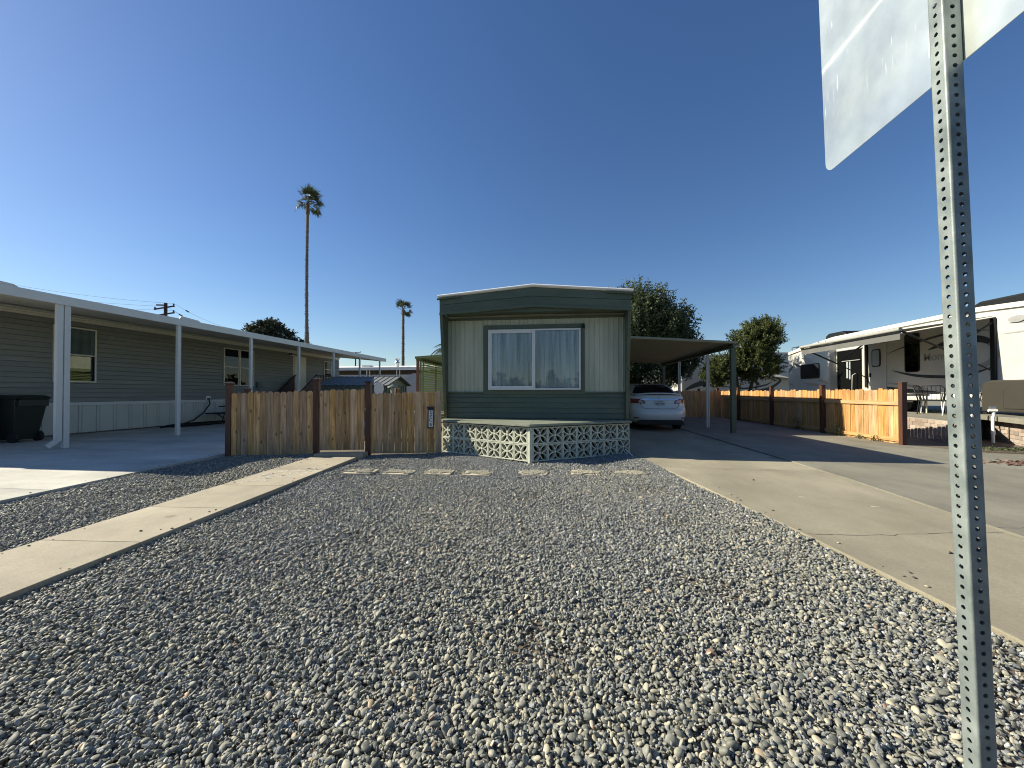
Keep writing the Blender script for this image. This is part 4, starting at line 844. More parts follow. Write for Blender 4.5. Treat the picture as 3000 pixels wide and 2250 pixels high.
# trunk shut line, dark lower valance, spoiler
b = cb(); P = [(.52*math.sin(a)*1.0, 0, .0) for a in (0,)]
pts = [(-.56, .91), (-.555, .80), (-.53, .73), (-.47, .685), (-.35, .668), (0, .662), (.35, .668), (.47, .685), (.53, .73), (.555, .80), (.56, .91)]
b.tube([(x, ysurf(x, z)-.001, z) for x, z in pts], .0055, 'car_dark', 5); cbuild(b, 'shut_line')
b = cb(); n = 20; vs = []
for i in range(n+1):
    x = -.66+1.32*i/n; e_ = (abs(x)/.66)**3; yy = .155+.12*e_; z = 1.135-.045*e_; vs += [(x, yy, z), (x, yy+.02, z-.028), (x, yy+.22, z-.012), (x, yy+.20, z+.018)]
b.add(vs, [(4*i+j, 4*i+(j+1) % 4, 4*(i+1)+(j+1) % 4, 4*(i+1)+j) for i in range(n) for j in range(4)]+[(0, 1, 2, 3), (4*n, 4*n+3, 4*n+2, 4*n+1)], 'car', True); cbuild(b, 'spoiler')
b = cb(); b.prism([(-.60, -.03, .335), (.60, -.03, .335), (.66, -.02, .20), (-.66, -.02, .20)], (0, .5, 0), 'car_dark'); cbuild(b, 'lower_valance')
b = cb()
for rx, rz_, cz_ in ((.045, .030, 1.0), (.016, .028, 1.0), (.030, .012, 1.01)): b.tube([(rx*math.cos(a), ysurf(0, 1.0)-.012, cz_+rz_*math.sin(a)) for a in np.linspace(0, 2*PI, 20)], .0035, 'chrome', 5, cap=False)
cbuild(b, 'badge')
b = cb(); yp = ysurf(0, .82)-.016; b.box((-.155, yp-.004, .755), (.155, yp, .905), 'plate'); pl = cbuild(b, 'number_plate', bev=.002)
WM[pl.name] = q
for body_, z, s_, sx in (('8PJT342', .812, .088, .88), ('California', .885, .035, 1.0)):
    text(body_, s_, (2.97, 11.88+yp-.006, z), FRONT, 'plate_ink', pl, 'lettering', .001, sx)
for sx in (-1, 1):
    for yy in (.98, 3.58):
        b = cb(); b.tube([(sx*.62, yy, .315), (sx*.64, yy, .315), (sx*.80, yy, .315), (sx*.82, yy, .315)], [.29, .315, .315, .29], 'rubber', 28); wh = cbuild(b, 'wheel'); b = cb(); b.tube([(sx*.80, yy, .315), (sx*.828, yy, .315)], [.2, .19], 'silver', 20); cbuild(b, 'rim', wh)
    b = cb(); b.tube([(sx*.86, 2.95, 1.05), (sx*.99, 2.92, 1.07)], .03, 'car', 8); b.box((sx*.90, 2.86, 1.0), (sx*1.08, 2.98, 1.13), 'car'); mr_ = cbuild(b, 'wing_mirror', bev=.012); b = cb(); b.box((sx*.92, 2.852, 1.02), (sx*1.06, 2.858, 1.11), 'chrome'); cbuild(b, 'mirror_glass', mr_)
b = cb(); b.box((-.70, .35, .16), (.70, 4.1, .30), 'car_dark'); cbuild(b, 'underbody')
b = cb(); b.tube([(0, 1.9, 1.46), (.0, 1.82, 1.54)], [.012, .004], 'black_pl', 6); cbuild(b, 'antenna')

# ------------------------------------------------------------------ travel trailer on the terrace
RV = thing('travel_trailer', 'long white travel trailer with swoosh graphics and open awning', 'trailer', (13, 16, .58))
b = MB(); prof = [(21.98, 1.0), (22.02, 1.6), (22.02, 3.05), (21.85, 3.22), (20.6, 3.36), (18.5, 3.54), (12.6, 3.55), (11.2, 3.45), (9.6, 3.22), (8.6, 2.85), (8.2, 2.3), (8.4, 1.75), (9.0, 1.45), (11.9, 1.36), (12.15, .88), (21.8, .88)]
b.prism([(12, y, z) for y, z in prof], (2.45, 0, 0), 'rv'); b.build('body', RV, bevel=.05)
b = MB(); pr = [(21.9, 3.2), (20.6, 3.37), (18.5, 3.55), (12.6, 3.56), (11.2, 3.46), (9.6, 3.23)]
for (y0, z0_), (y1, z1_) in zip(pr[:-1], pr[1:]): b.obox((11.985, y0, z0_-.02), (11.985, y1, z1_-.02), .10, .13, 'rv_cream')
b.build('roof_edge', RV)
b = MB(); b.box((11.72, 18.45, 1.05), (11.99, 21.12, 3.06), 'rv'); so = b.build('slide_out', RV, bevel=.02)
def rnd(y0, y1, z0, z1, r):
    return [(cy+r*math.cos(a0+PI/2*k/4), cz_+r*math.sin(a0+PI/2*k/4)) for cy, cz_, a0 in ((y0+r, z0+r, PI), (y1-r, z0+r, 1.5*PI), (y1-r, z1-r, 0), (y0+r, z1-r, .5*PI)) for k in range(5)]
def rvwin(y0, y1, z0, z1, x, par, m='glass_dark', nm='window'):
    b = MB(); b.prism([(x-.02, y, z) for y, z in rnd(y0, y1, z0, z1, .09)], (.02, 0, 0), 'black_pl'); o = b.build(nm, par); b = MB(); b.prism([(x-.024, y, z) for y, z in rnd(y0+.04, y1-.04, z0+.04, z1-.04, .06)], (.0035, 0, 0), m); b.build('pane', o); return o
rvwin(19.07, 20.45, 1.80, 2.50, 11.718, so)
rvwin(14.50, 15.06, 1.85, 3.17, 11.998, RV)
b = MB(); b.box((11.97, 15.82, 1.0), (11.998, 16.64, 3.02), 'rv'); dr = b.build('door', RV, bevel=.012)
rvwin(16.05, 16.45, 2.13, 2.80, 11.968, dr, 'blind'); b = MB(); b.box((11.94, 16.50, 1.75), (11.969, 16.57, 1.90), 'black_pl'); b.build('handle', dr)
# rear doorway: flat black panel stands in for its unlit inside, things set before it
b = MB(); b.box((11.975, 17.0, 1.0), (11.997, 18.36, 2.92), 'black'); pd = b.build('patio_doorway', RV, bevel=.01)
b = MB(); b.box((11.95, 17.55, 1.7), (11.973, 17.62, 2.45), 'blind'); b.box((11.95, 17.68, 1.75), (11.973, 17.78, 2.45), 'blind'); b.build('curtain', pd)
b = MB(); b.tube([(11.93, 17.30, 1.15), (11.80, 17.25, 1.25), (11.80, 17.22, 1.85), (11.93, 17.18, 1.95)], .02, 'rv_grey', 8); b.build('grab_rail', pd)
b = MB(); b.obox((11.93, 17.0, 2.47), (11.93, 18.0, 2.47), .02, .03, 'rv_grey'); b.build('screen_rail', pd)
b = MB(); b.box((11.955, 16.95, 2.925), (11.998, 18.42, 2.955), 'rv_grey'); b.build('door_header', pd)
# graphics: flat vinyl swooshes a few millimetres proud
def swoosh(pts, w, m, x=11.994, par=RV):
    P = [Vector((x, y, z)) for y, z in pts]; C = []
    for i in range(len(P)-1):
        p0, p1, p2, p3 = P[max(0, i-1)], P[i], P[i+1], P[min(len(P)-1, i+2)]
        for u in np.linspace(0, 1, 7)[:-1]: C.append(.5*((2*p1)+(-p0+p2)*u+(2*p0-5*p1+4*p2-p3)*u*u+(-p0+3*p1-3*p2+p3)*u**3))
    C.append(P[-1]); b = MB(); vs = []; n = len(C)
    for i, c in enumerate(C):
        d = (C[min(i+1, n-1)]-C[max(i-1, 0)]).normalized(); nn = Vector((0, -d.z, d.y)); ww = w*math.sin(PI*(.04+.92*i/(n-1)))
        vs += [c+nn*ww/2, c-nn*ww/2]
    b.add(vs, [(2*i, 2*i+1, 2*i+3, 2*i+2) for i in range(n-1)], m); o = b.build('graphic', par)
    return o
swoosh([(15.6, 1.95), (14.6, 1.72), (13.2, 1.65), (12.2, 1.9)], .10, 'rv_dark'); swoosh([(15.9, 2.55), (14.6, 2.85), (13.3, 3.0), (12.3, 2.9)], .06, 'rv_dark')
swoosh([(14.2, 2.55), (13.3, 2.75), (12.5, 2.65), (12.2, 2.3)], .20, 'rv_dark', 11.992); swoosh([(13.3, 1.75), (12.6, 1.9), (12.2, 2.2), (12.4, 2.55)], .16, 'rv_grey', 11.9915)
swoosh([(15.9, 1.35), (15.0, 1.2), (13.8, 1.15)], .16, 'rv_dark'); swoosh([(15.9, 1.52), (15.0, 1.4), (14.2, 1.25)], .08, 'rv_grey', 11.9925)
swoosh([(11.9, 3.02), (10.9, 2.95), (9.9, 2.6), (9.2, 1.9)], .16, 'rv_grey'); swoosh([(12.1, 2.75), (11.0, 2.72), (10.2, 2.45), (9.4, 1.8)], .07, 'rv_grey', 11.9925); swoosh([(11.2, 2.35), (10.6, 2.2), (10.2, 1.9), (9.9, 1.5)], .05, 'rv_grey', 11.993)
swoosh([(22.0, 2.2), (21.6, 2.48), (21.15, 2.58)], .10, 'rv_dark'); swoosh([(21.1, 2.60), (20.7, 2.5), (20.3, 2.36)], .10, 'rv_dark', 11.716, so)
swoosh([(19.2, 1.72), (18.9, 1.66), (18.5, 1.55)], .12, 'rv_tan', 11.716, so); swoosh([(20.3, 1.62), (19.3, 1.5), (18.5, 1.36)], .11, 'rv_tan', 11.715, so); swoosh([(21.98, 1.62), (21.6, 1.55), (21.15, 1.42)], .12, 'rv_tan')
text('Montana', .36, (11.993, 13.75, 2.30), Euler((PI/2, 0, -PI/2)), 'rv_grey', RV, 'lettering', .001)
b = MB(); b.prism([(11.96, 11.7+.2*math.cos(a), 3.10+.09*math.sin(a)) for a in np.linspace(0, 2*PI, 17)[:-1]], (.04, 0, 0), 'rv_grey'); b.build('side_marker', RV)
# rooftop units
def acu(y0, y1, z, h, nm='air_conditioner'):
    b = MB(); b.prism([(12.5, y0, z), (12.5, y1, z), (12.5, y1-.04, z+h*.75), (12.5, y1-.25, z+h), (12.5, y0+.22, z+h*.97), (12.5, y0+.02, z+h*.7)], (.8, 0, 0), 'black_pl'); b.build(nm, RV, bevel=.05)
acu(18.6, 19.95, 3.46, .45); acu(11.75, 13.4, 3.52, .36)
b = MB(); b.box((13, 15.6, 3.55), (13.3, 15.9, 3.72), 'black_pl'); b.build('roof_vent', RV)
b = MB()
for yy in (21.75, 21.35): b.tube([(12.05, yy, 3.2), (12.05, yy, 3.48), (12.25, yy, 3.52), (12.4, yy, 3.48), (12.45, yy, 3.3)], .022, 'rv_dark', 7)
b.build('ladder_rail', RV)
# awning
b = MB(); b.prism([(11.95, 12.22, 3.27), (11.95, 16.72, 3.27), (9.62, 16.72, 2.955), (9.62, 12.22, 2.935)], (0, 0, .012), 'awn_fab'); aw = b.build('awning', RV)
b = MB(); b.tube([(9.6, 12.18, 2.95), (9.6, 16.76, 2.96)], .055, 'awn_fab', 12); b.build('roller', aw)
M['valance'] = mat('valance_fabric', (.12, .12, .11), .8, .1, 2)  # dark grey puts the valance's shade into its colour
b = MB(); b.box((9.60, 12.2, 2.66), (9.612, 16.7, 2.84), 'valance'); b.build('valance', aw)
b = MB(); b.box((9.58, 12.2, 2.842), (9.63, 16.7, 2.893), 'black_pl'); b.build('gap_shade_strip', aw)  # black strip painting the shaded gap below the roller
for yy in (12.25, 16.72):
    b = MB(); b.tube([(9.62, yy, 2.93), (10.9, yy, 2.30), (11.93, yy, 3.10)], .032, 'black_pl', 8); b.tube([(10.9, yy, 2.30), (11.93, yy, 1.75)], .02, 'black_pl', 6); b.build('awning_arm', aw)
    b = MB(); b.box((11.93, yy-.06, 1.35), (11.985, yy+.06, 3.22), 'black_pl'); b.build('awning_bracket', aw, bevel=.006)
for yy in (16.1, 17.0):
    b = MB(); b.tube([(13.2, yy, .98), (13.2-.0, yy, .98)], .01, 'rubber', 6) if False else None
for yy in (15.2, 16.1): 
    b = MB(); b.tube([(12.05, yy, .86), (12.28, yy, .86)], .365, 'rubber', 24); b.build('wheel', RV)
for (yy) in (13.0, 20.8): b = MB(); b.box((12.5, yy, .495), (12.6, yy+.1, .9), 'rubber'); b.build('jack_leg', RV)
b = MB(); b.box((11.985, 13.0, .90), (12.0, 14.6, 1.12), 'white_frame'); b.build('storage_hatch', RV)
# taupe cargo box under the trailer's front
CB = thing('cargo_trailer', 'low taupe enclosed trailer with rounded top corner below the big trailer', 'trailer', (11.5, 9.6, .58))
b = MB(); b.prism([(10.9, 11.46, .66), (10.9, 11.46, 1.30), (10.9, 11.40, 1.41), (10.9, 11.25, 1.46), (10.9, 7.0, 1.46), (10.9, 7.0, .66)], (2.2, 0, 0), 'rv_brown'); b.build('body', CB, bevel=.03)
b = MB(); b.prism([(10.885, 10.95, .75), (10.885, 10.95, 1.18), (10.885, 10.85, 1.27), (10.885, 7.0, 1.27), (10.885, 7.0, .75)], (.012, 0, 0), 'rv_brown'); b.build('side_panel', CB, bevel=.01)
for yy in (8.2, 10.6): b = MB(); b.tube([(11.1, yy, .62), (11.3, yy, .62)], .125, 'rubber', 14); b.build('wheel', CB)
# second trailer behind the trees, side on
R2 = thing('travel_trailer', 'second white trailer with dark curved graphics half hidden behind the trees', 'trailer', (11, 26, 0))
b = MB(); b.prism([(7.6, 25.4, .7), (14.6, 25.4, .7), (14.6, 25.4, 3.6), (12, 25.4, 3.68), (8.6, 25.4, 3.45), (7.6, 25.4, 2.4)], (0, 2.4, 0), 'rv'); b.build('body', R2, bevel=.06)
for pts, w in (([(9.5, 1.3), (11, 1.15), (12.6, 1.35), (13.4, 1.9), (12.8, 2.1)], .16), ([(9.8, 1.6), (11.2, 1.4), (12.5, 1.6), (13.0, 1.9)], .10), ([(12.2, 3.3), (13.2, 3.1), (14.5, 2.75)], .12), ([(7.8, 1.3), (8.8, 1.7), (10, 1.5)], .3)):
    C = [Vector((x, 25.39, z)) for x, z in pts]; bb = MB(); P = []
    for i in range(len(C)-1):
        p0, p1, p2, p3 = C[max(0, i-1)], C[i], C[i+1], C[min(len(C)-1, i+2)]
        for u in np.linspace(0, 1, 7)[:-1]: P.append(.5*((2*p1)+(-p0+p2)*u+(2*p0-5*p1+4*p2-p3)*u*u+(-p0+3*p1-3*p2+p3)*u**3))
    vs = []; n = len(P)
    for i, c in enumerate(P):
        d = (P[min(i+1, n-1)]-P[max(i-1, 0)]).normalized(); nn = Vector((-d.z, 0, d.x)); ww = w*math.sin(PI*(.04+.92*i/(n-1))); vs += [c+nn*ww/2, c-nn*ww/2]
    bb.add(vs, [(2*i, 2*i+1, 2*i+3, 2*i+2) for i in range(n-1)], 'rv_dark'); bb.build('graphic', R2)
b = MB(); b.box((12.4, 25.37, 2.2), (13.3, 25.395, 2.8), 'black_pl'); b.build('window', R2, bevel=.02)
b = MB(); b.prism([(12.35, 24.9, 2.15), (14.0, 24.9, 1.95), (14.0, 25.38, 1.98), (12.35, 25.38, 2.5)], (0, 0, .02), 'awn_fab'); b.build('window_awning', R2)
for xx in (10.2, 11.2): b = MB(); b.tube([(xx, 25.5, .37), (xx, 25.8, .37)], .37, 'rubber', 20); b.build('wheel', R2)

# brick retaining wall in two runs
def brick_wall(label, p, q, ztop, courses, hb=.085, lb=.235, depth=.11, cap=True, foot=False, loc=None):
    o = thing('brick_wall', label, 'wall', (p[0], p[1], 0), group='brick terrace walls'); d = Vector((q[0]-p[0], q[1]-p[1], 0)); Ld = d.length; a = math.atan2(d.y, d.x); dn = d.normalized(); nn = Vector((-dn.y, dn.x, 0))  # nn points to the back
    b = MB(); b.prism([Vector((p[0], p[1], -.05))+nn*.012, Vector((q[0], q[1], -.05))+nn*.012, Vector((q[0], q[1], -.05))+nn*depth, Vector((p[0], p[1], -.05))+nn*depth], (0, 0, ztop+.05-.002), 'mortar'); b.build('mortar_core', o)
    b = MB(); b.box((0, 0, 0), (1, 1, 1), 'brick'); me = b.mesh('brick', bevel=0)
    for r in range(courses):
        z = ztop-(r+1)*hb; x = -(lb*.5 if r % 2 else 0)
        while x < Ld:
            x0 = max(0, x); x1 = min(Ld, x+lb)
            if x1-x0 > .03: pp = Vector((p[0], p[1], 0))+dn*(x0+.005)+nn*random.uniform(-.004, .004); place(me, 'brick', o, (pp.x, pp.y, z+.005), a, sc=(x1-x0-.010, .09, hb-.010))
            x += lb
    if foot:
        n = int(Ld/.115)
        for i in range(n):
            pp = Vector((p[0], p[1], 0))+dn*(i*.115+.008); place(me, 'brick', o, (pp.x-nn.x*.02, pp.y-nn.y*.02, 0.0), a, sc=(.095, .10, ztop-courses*hb-.01))
    return o
brick_wall('weathered brick wall edging the terrace beside the end fence post', (9.32, 12.4), (8.62, 9.40), .50, 6, hb=.092)
brick_wall('short reddish brick wall right of the sign post with white pipes before it', (10.55, 11.06), (9.42, 8.80), .47, 6, hb=.085)
b = MB(); b.prism([(9.24, 8.85, .50), (9.75, 8.60, .50), (10.85, 11.0, .50), (10.38, 11.2, .50)], (0, 0, .11), 'conc_old'); tag(b.build('coping'), 'rough concrete coping on the short brick wall', kind='structure')
PV = thing('standpipe', 'pair of white plastic water pipes with valves before the brick wall', 'pipes', (9.66, 10.1, 0))
for i, (x, y, zt) in enumerate(((9.62, 10.35, .66), (9.70, 9.97, .66))):
    b = MB(); b.tube([(x, y, -.02), (x, y, zt-.08), (x+.02, y-.0, zt-.04), (x+.02, y-.0, zt+.08)], .028, 'pvc', 10); b.build('pipe', PV)
    b = MB(); b.tube([(x-.06, y+.03, zt+.08), (x+.06, y-.03, zt+.08)], .034, 'pvc', 10); b.tube([(x-.05, y+.02, zt+.14), (x+.04, y-.02, zt+.14)], .028, 'silver', 8); b.build('valve', PV)
    b = MB(); b.tube([(x, y, .2), (x, y, .3)], .036, 'pvc', 10); b.build('coupling', PV)
# patio furniture on the terrace
PT = thing('patio_table', 'tan topped patio table with thin legs behind the fence post', 'table', (11.3, 14.4, .5))
b = MB(); b.box((10.9, 13.7, 1.04), (11.6, 15.2, 1.10), 'rv_tan'); b.build('table_top', PT)
for x in (10.95, 11.55):
    for y in (13.75, 15.15): b = MB(); b.tube([(x, y, 1.04), (x, y, .5)], .02, 'rv_cream', 6); b.build('leg', PT)
def chair(x, y, rz, label):
    o = thing('patio_chair', label, 'chair', (x, y, .495), rz, group='dark patio chairs by the trailer'); q_ = WM[o.name]
    def cbx(b, nm): b.v = [tuple(q_ @ Vector(v)) for v in b.v]; b.build(nm, o)
    b = MB(); b.box((-.25, -.25, .40), (.25, .25, .44), 'black_pl'); cbx(b, 'seat')
    b = MB(); b.tube([(-.25, .25, .42), (-.27, .33, .78), (-.2, .36, .86), (.2, .36, .86), (.27, .33, .78), (.25, .25, .42)], .014, 'black_pl', 6)
    for k in range(5): b.tube([(-.18+.09*k, .26, .44), (-.18+.09*k, .355, .85)], .006, 'black_pl', 5)
    cbx(b, 'backrest')
    for sx in (-1, 1):
        b = MB(); b.tube([(sx*.25, -.24, .42), (sx*.27, -.24, .62), (sx*.27, .28, .62)], .014, 'black_pl', 6); cbx(b, 'armrest')
        for sy in (-1, 1): b = MB(); b.tube([(sx*.23, sy*.23, .42), (sx*.26, sy*.27, 0)], .014, 'black_pl' if sy > 0 else 'pvc', 6); cbx(b, 'leg')
chair(11.05, 12.95, .6, 'dark wire patio chair nearest the brick terrace wall'); chair(11.5, 13.5, 2.4, 'dark wire patio chair turned toward the trailer'); chair(11.2, 12.3, -1.2, 'dark wire patio chair partly behind the steel sign post')

# ------------------------------------------------------------------ vegetation
def leaves(centres, dirs, size, m, rr, aspect=.42, fold=True):
    """numpy: one kite-shaped leaf per centre, folded a little along its midrib"""
    n = len(centres); d = dirs/np.linalg.norm(dirs, axis=1, keepdims=True); r = rr.normal(size=(n, 3)); s_ = np.cross(d, r); s_ /= np.linalg.norm(s_, axis=1, keepdims=True)
    nn = np.cross(d, s_); L_ = size*rr.uniform(.6, 1.25, (n, 1)); w = L_*aspect
    p0 = centres; p1 = centres+d*L_*.45+s_*w*.5+nn*L_*.08; p2 = centres+d*L_; p3 = centres+d*L_*.45-s_*w*.5+nn*L_*.08
    V = np.stack([p0, p1, p2, p3], 1).reshape(-1, 3); return V
def leaf_object(V, name, parent, m):
    n = len(V)//4; me = bpy.data.meshes.new(name); me.vertices.add(len(V)); inv = WM[parent.name].inverted(); off = np.array(inv.translation)
    me.vertices.foreach_set('co', (V+off).astype(np.float32).ravel()); me.loops.add(n*6); me.polygons.add(n*2)
    base = np.arange(n)*4; tri = np.stack([base, base+1, base+2, base, base+2, base+3], 1).astype(np.int32); me.loops.foreach_set('vertex_index', tri.ravel())
    me.polygons.foreach_set('loop_start', np.arange(0, n*6, 3, dtype=np.int32)); me.materials.append(M[m]); me.update(calc_edges=True); me.validate()
    o = bpy.data.objects.new(name, me); COL.objects.link(o); o.parent = parent; WM[o.name] = WM[parent.name]; return o
def tree(label, base, trunks, blobs, nshoots, leaf, m, seed, up=.8, shoot=.9, per=34, group=None, cat='tree', name='leafy_tree'):
    """blobs: (cx,cy,cz,rx,ry,rz,weight); shoots start inside a blob and grow outwards/upwards carrying leaves"""
    rr = np.random.default_rng(seed); o = thing(name, label, cat, base, group=group)
    b = MB()
    for pts, r0, r1 in trunks:
        k = len(pts); b.tube(pts, [r0+(r1-r0)*i/(k-1) for i in range(k)], 'bark', 9)
    tips = []
    W_ = np.array([bb[6] for bb in blobs], float); W_ /= W_.sum(); C = []; Dr = []; stems = []
    for i in range(nshoots):
        bb = blobs[rr.choice(len(blobs), p=W_)]; u = rr.normal(size=3); u /= np.linalg.norm(u); rad = rr.uniform(.35, 1)**.5
        p = np.array(bb[:3])+u*np.array(bb[3:6])*rad*.86; g = u*.75+np.array([0, 0, up])+rr.normal(size=3)*.22; g /= np.linalg.norm(g)
        Ls = shoot*rr.uniform(.45, 1.15)*(.6+.5*rad); k = int(per*Ls/shoot*rr.uniform(.7, 1.1))+4; t_ = rr.random(k)
        q_ = p+g*(Ls*t_)[:, None]+rr.normal(size=(k, 3))*.035*shoot/.9
        q_[:, 2] -= .10*Ls*t_**2
        dd = rr.normal(size=(k, 3))*.7+g*.55+np.array([0, 0, -.35]); C.append(q_); Dr.append(dd)
        if i % 3 == 0: stems.append((p, p+g*Ls))
    for p, e_ in stems: b.tube([tuple(p), tuple((p+e_)/2+np.array([0, 0, .02])), tuple(e_)], [.012, .008, .003], 'bark', 4, cap=False)
    # limbs from trunk tops towards blobs
    for bb in blobs:
        tp = min((Vector(pts[-1]) for pts, _, _ in trunks), key=lambda v: (v-Vector(bb[:3])).length); e_ = Vector(bb[:3])
        for k in range(3): b.tube([tp, tp.lerp(e_, .5)+Vector(rr.normal(size=3)*.15), e_+Vector(rr.normal(size=3)*np.array(bb[3:6])*.45)], [.05, .035, .012], 'bark', 6)
    b.build('trunk', o)
    V = leaves(np.concatenate(C), np.concatenate(Dr), leaf, m, rr); leaf_object(V, 'crown', o, m); return o
tree('tall spiky leafed tree rising behind the green carport roof', (4.3, 22, -.1), [([(4.3, 22, -.1), (4.35, 22, 1.4), (4.2, 22, 2.6)], .17, .11)],
     [(4.2, 22, 4.3, 2.5, 2.2, 2.0, 4), (5.6, 21.6, 3.6, 1.6, 1.6, 1.7, 2.2), (2.8, 22, 3.8, 1.8, 1.8, 1.8, 2), (4.5, 21.8, 1.9, 2.4, 1.6, 1.1, 2.2), (2.8, 21.5, 1.3, 1.6, 1.3, .8, 1.2), (4.6, 22, 5.4, 1.2, 1.2, .9, .9), (6.4, 21.3, 2.5, .9, .9, 1.1, .7)], 2000, .16, 'leaf_a', 5, up=2.0, shoot=1.45, per=52)
tree('rounded yellow green tree leaning right between the carport and trailer', (8.9, 19.6, -.1), [([(8.46, 19.6, -.1), (8.5, 19.6, .9), (8.35, 19.6, 1.9)], .13, .09), ([(8.95, 19.6, -.1), (8.9, 19.6, .8), (9.1, 19.6, 1.7)], .10, .07)],
     [(9.0, 19.5, 3.3, .95, 1.1, .8, 2.4), (9.6, 19.5, 3.8, .62, .8, .7, 1.4), (9.0, 19.5, 2.35, 1.25, 1.1, .72, 2.6), (7.75, 19.5, 2.2, .7, .8, .62, 1.3), (7.3, 19.6, 1.75, .42, .6, .45, .6), (9.3, 19.5, 4.05, .5, .6, .4, .6)], 1700, .088, 'leaf_b', 9, up=.8, shoot=.5, per=56)
tree('dense dark gum tree far behind the left carport roof', (-39.5, 48, -.1), [([(-39.5, 48, -.1), (-39.3, 48, 5), (-39.6, 48, 8)], .4, .25)],
     [(-40.6, 48, 9.6, 1.5, 1.5, 1.1, 2), (-39.4, 48, 10.2, 1.2, 1.4, .8, 1.6), (-38.2, 48, 9.4, 1.6, 1.5, 1.0, 2), (-41.5, 48, 9.7, .9, 1, .7, 1), (-37.0, 48, 8.8, 1.0, 1.2, .8, 1), (-39.3, 48, 8.3, 2.5, 1.5, .9, 2)], 560, .30, 'leaf_c', 12, up=.1, shoot=.7, per=26)
tree('small dark bushy tree touching the tall palm trunk behind the roof', (-35.4, 48, -.1), [([(-35.4, 48, -.1), (-35.4, 48, 6)], .25, .15)], [(-35.4, 48, 7.6, 1.1, 1, .8, 1), (-34.5, 48, 7.0, 1.2, 1, .8, 1), (-33.4, 47.5, 6.4, 1.0, 1, .7, .8)], 300, .3, 'leaf_c', 13, up=.1, shoot=.6, per=26)
tree('tip of a pale conifer between the two leafy trees', (8.0, 27.5, -.1), [([(8.0, 28.5, -.1), (8.0, 28.5, 4.6)], .1, .03)], [(8.0, 28.5, 3.9, .6, .5, .5, 1), (8.0, 28.5, 4.5, .3, .3, .5, .6)], 90, .2, 'leaf_c', 14, up=1, shoot=.4, per=22)
# fan palms
def frond_mesh(m, seed, Lp=.95, Lf=.8, nl=16):
    rr = random.Random(seed); b = MB(); b.tube([(0, 0, 0), (Lp*.5, 0, .05), (Lp, 0, .04)], [.022, .016, .012], m, 4, cap=False)
    for k in range(nl):
        a = -1.9+3.8*k/(nl-1)+rr.uniform(-.05, .05); l_ = Lf*(1-.18*abs(a)/1.9)*rr.uniform(.85, 1.1); d = Vector((math.cos(a), math.sin(a), .05)); s_ = Vector((-math.sin(a), math.cos(a), 0)); o = Vector((Lp, 0, .04))
        w = .042; droop = rr.uniform(.05, .35)
        p1 = o+d*l_*.55+Vector((0, 0, .03)); p2 = o+d*l_-Vector((0, 0, droop*l_))
        b.add([o-s_*.006, p1-s_*w, p2, p1+s_*w, o+s_*.006], [(0, 1, 3, 4), (1, 2, 3)], m)
    return b.mesh('frond')
fms = [frond_mesh('leaf_p', i) for i in range(4)]
def palm(label, x, y, ztop, r_low, r_mid, lean, nf, sc, z0=0, seed=1, wind=.35, name='fan_palm'):
    rr = random.Random(seed); o = thing(name, label, 'palm tree', (x, y, -.1), group=None); b = MB(); n = max(20, int(ztop*7)); pts = []; rs = []
    for i in range(n+1):
        u = i/n; z = -.1+(ztop+.1)*u; f = max(0, 1-z/8.2) if ztop > 18 else 0
        pts.append((x+lean*math.sin(PI*u*.9)*.5+lean*.3*(u-1), y, z)); r_ = r_mid*(1.05-.25*u)+max(0, (r_low-r_mid))*min(1, f*2.2)
        if u > .95: r_ *= 1.35
        rs.append(r_*(1+rr.uniform(-.10, .10)+(.06 if i % 2 else -.06)))
    b.tube(pts, rs, 'palm_bark', 10, smooth=False)
    for i in range(int(ztop*14)):
        z = rr.uniform(.0, ztop*.99) if ztop < 18 else rr.choice([rr.uniform(0, 9), rr.uniform(0, ztop*.98)]); k = min(n, int((z+.1)/(ztop+.1)*n)); a = rr.uniform(0, 6.28); p = Vector(pts[k]); r_ = rs[k]
        d = Vector((math.cos(a), math.sin(a), .3)); b.tube([p+d*r_*.8, p+d*(r_+rr.uniform(.02, .10))], [.03, .008], 'palm_bark', 4, cap=False)
    b.build('trunk', o); top = Vector(pts[-1])
    for k in range(nf):
        az = rr.uniform(0, 2*PI); el = rr.choice([rr.uniform(-.7, .3), rr.uniform(.2, 1.0), rr.uniform(.6, 1.45)]); az_ = az-wind*math.sin(az)
        rot = (Matrix.Rotation(az_, 3, 'Z') @ Matrix.Rotation(-el, 3, 'Y') @ Matrix.Rotation(rr.uniform(-.5, .5), 3, 'X'))
        place(rr.choice(fms), 'frond', o, top+Vector((0, 0, .1)), rot=rot, sc=(sc*rr.uniform(.85, 1.1),)*3)
    return o
palm('very tall slender fan palm rising above the left carport roof', -26.75, 38, 21.3, .29, .18, -.35, 30, 1.12, seed=3)
palm('shorter distant fan palm standing left of the green mobile home', -27.5, 65, 15.8, .32, .27, .0, 28, 1.15, seed=8)
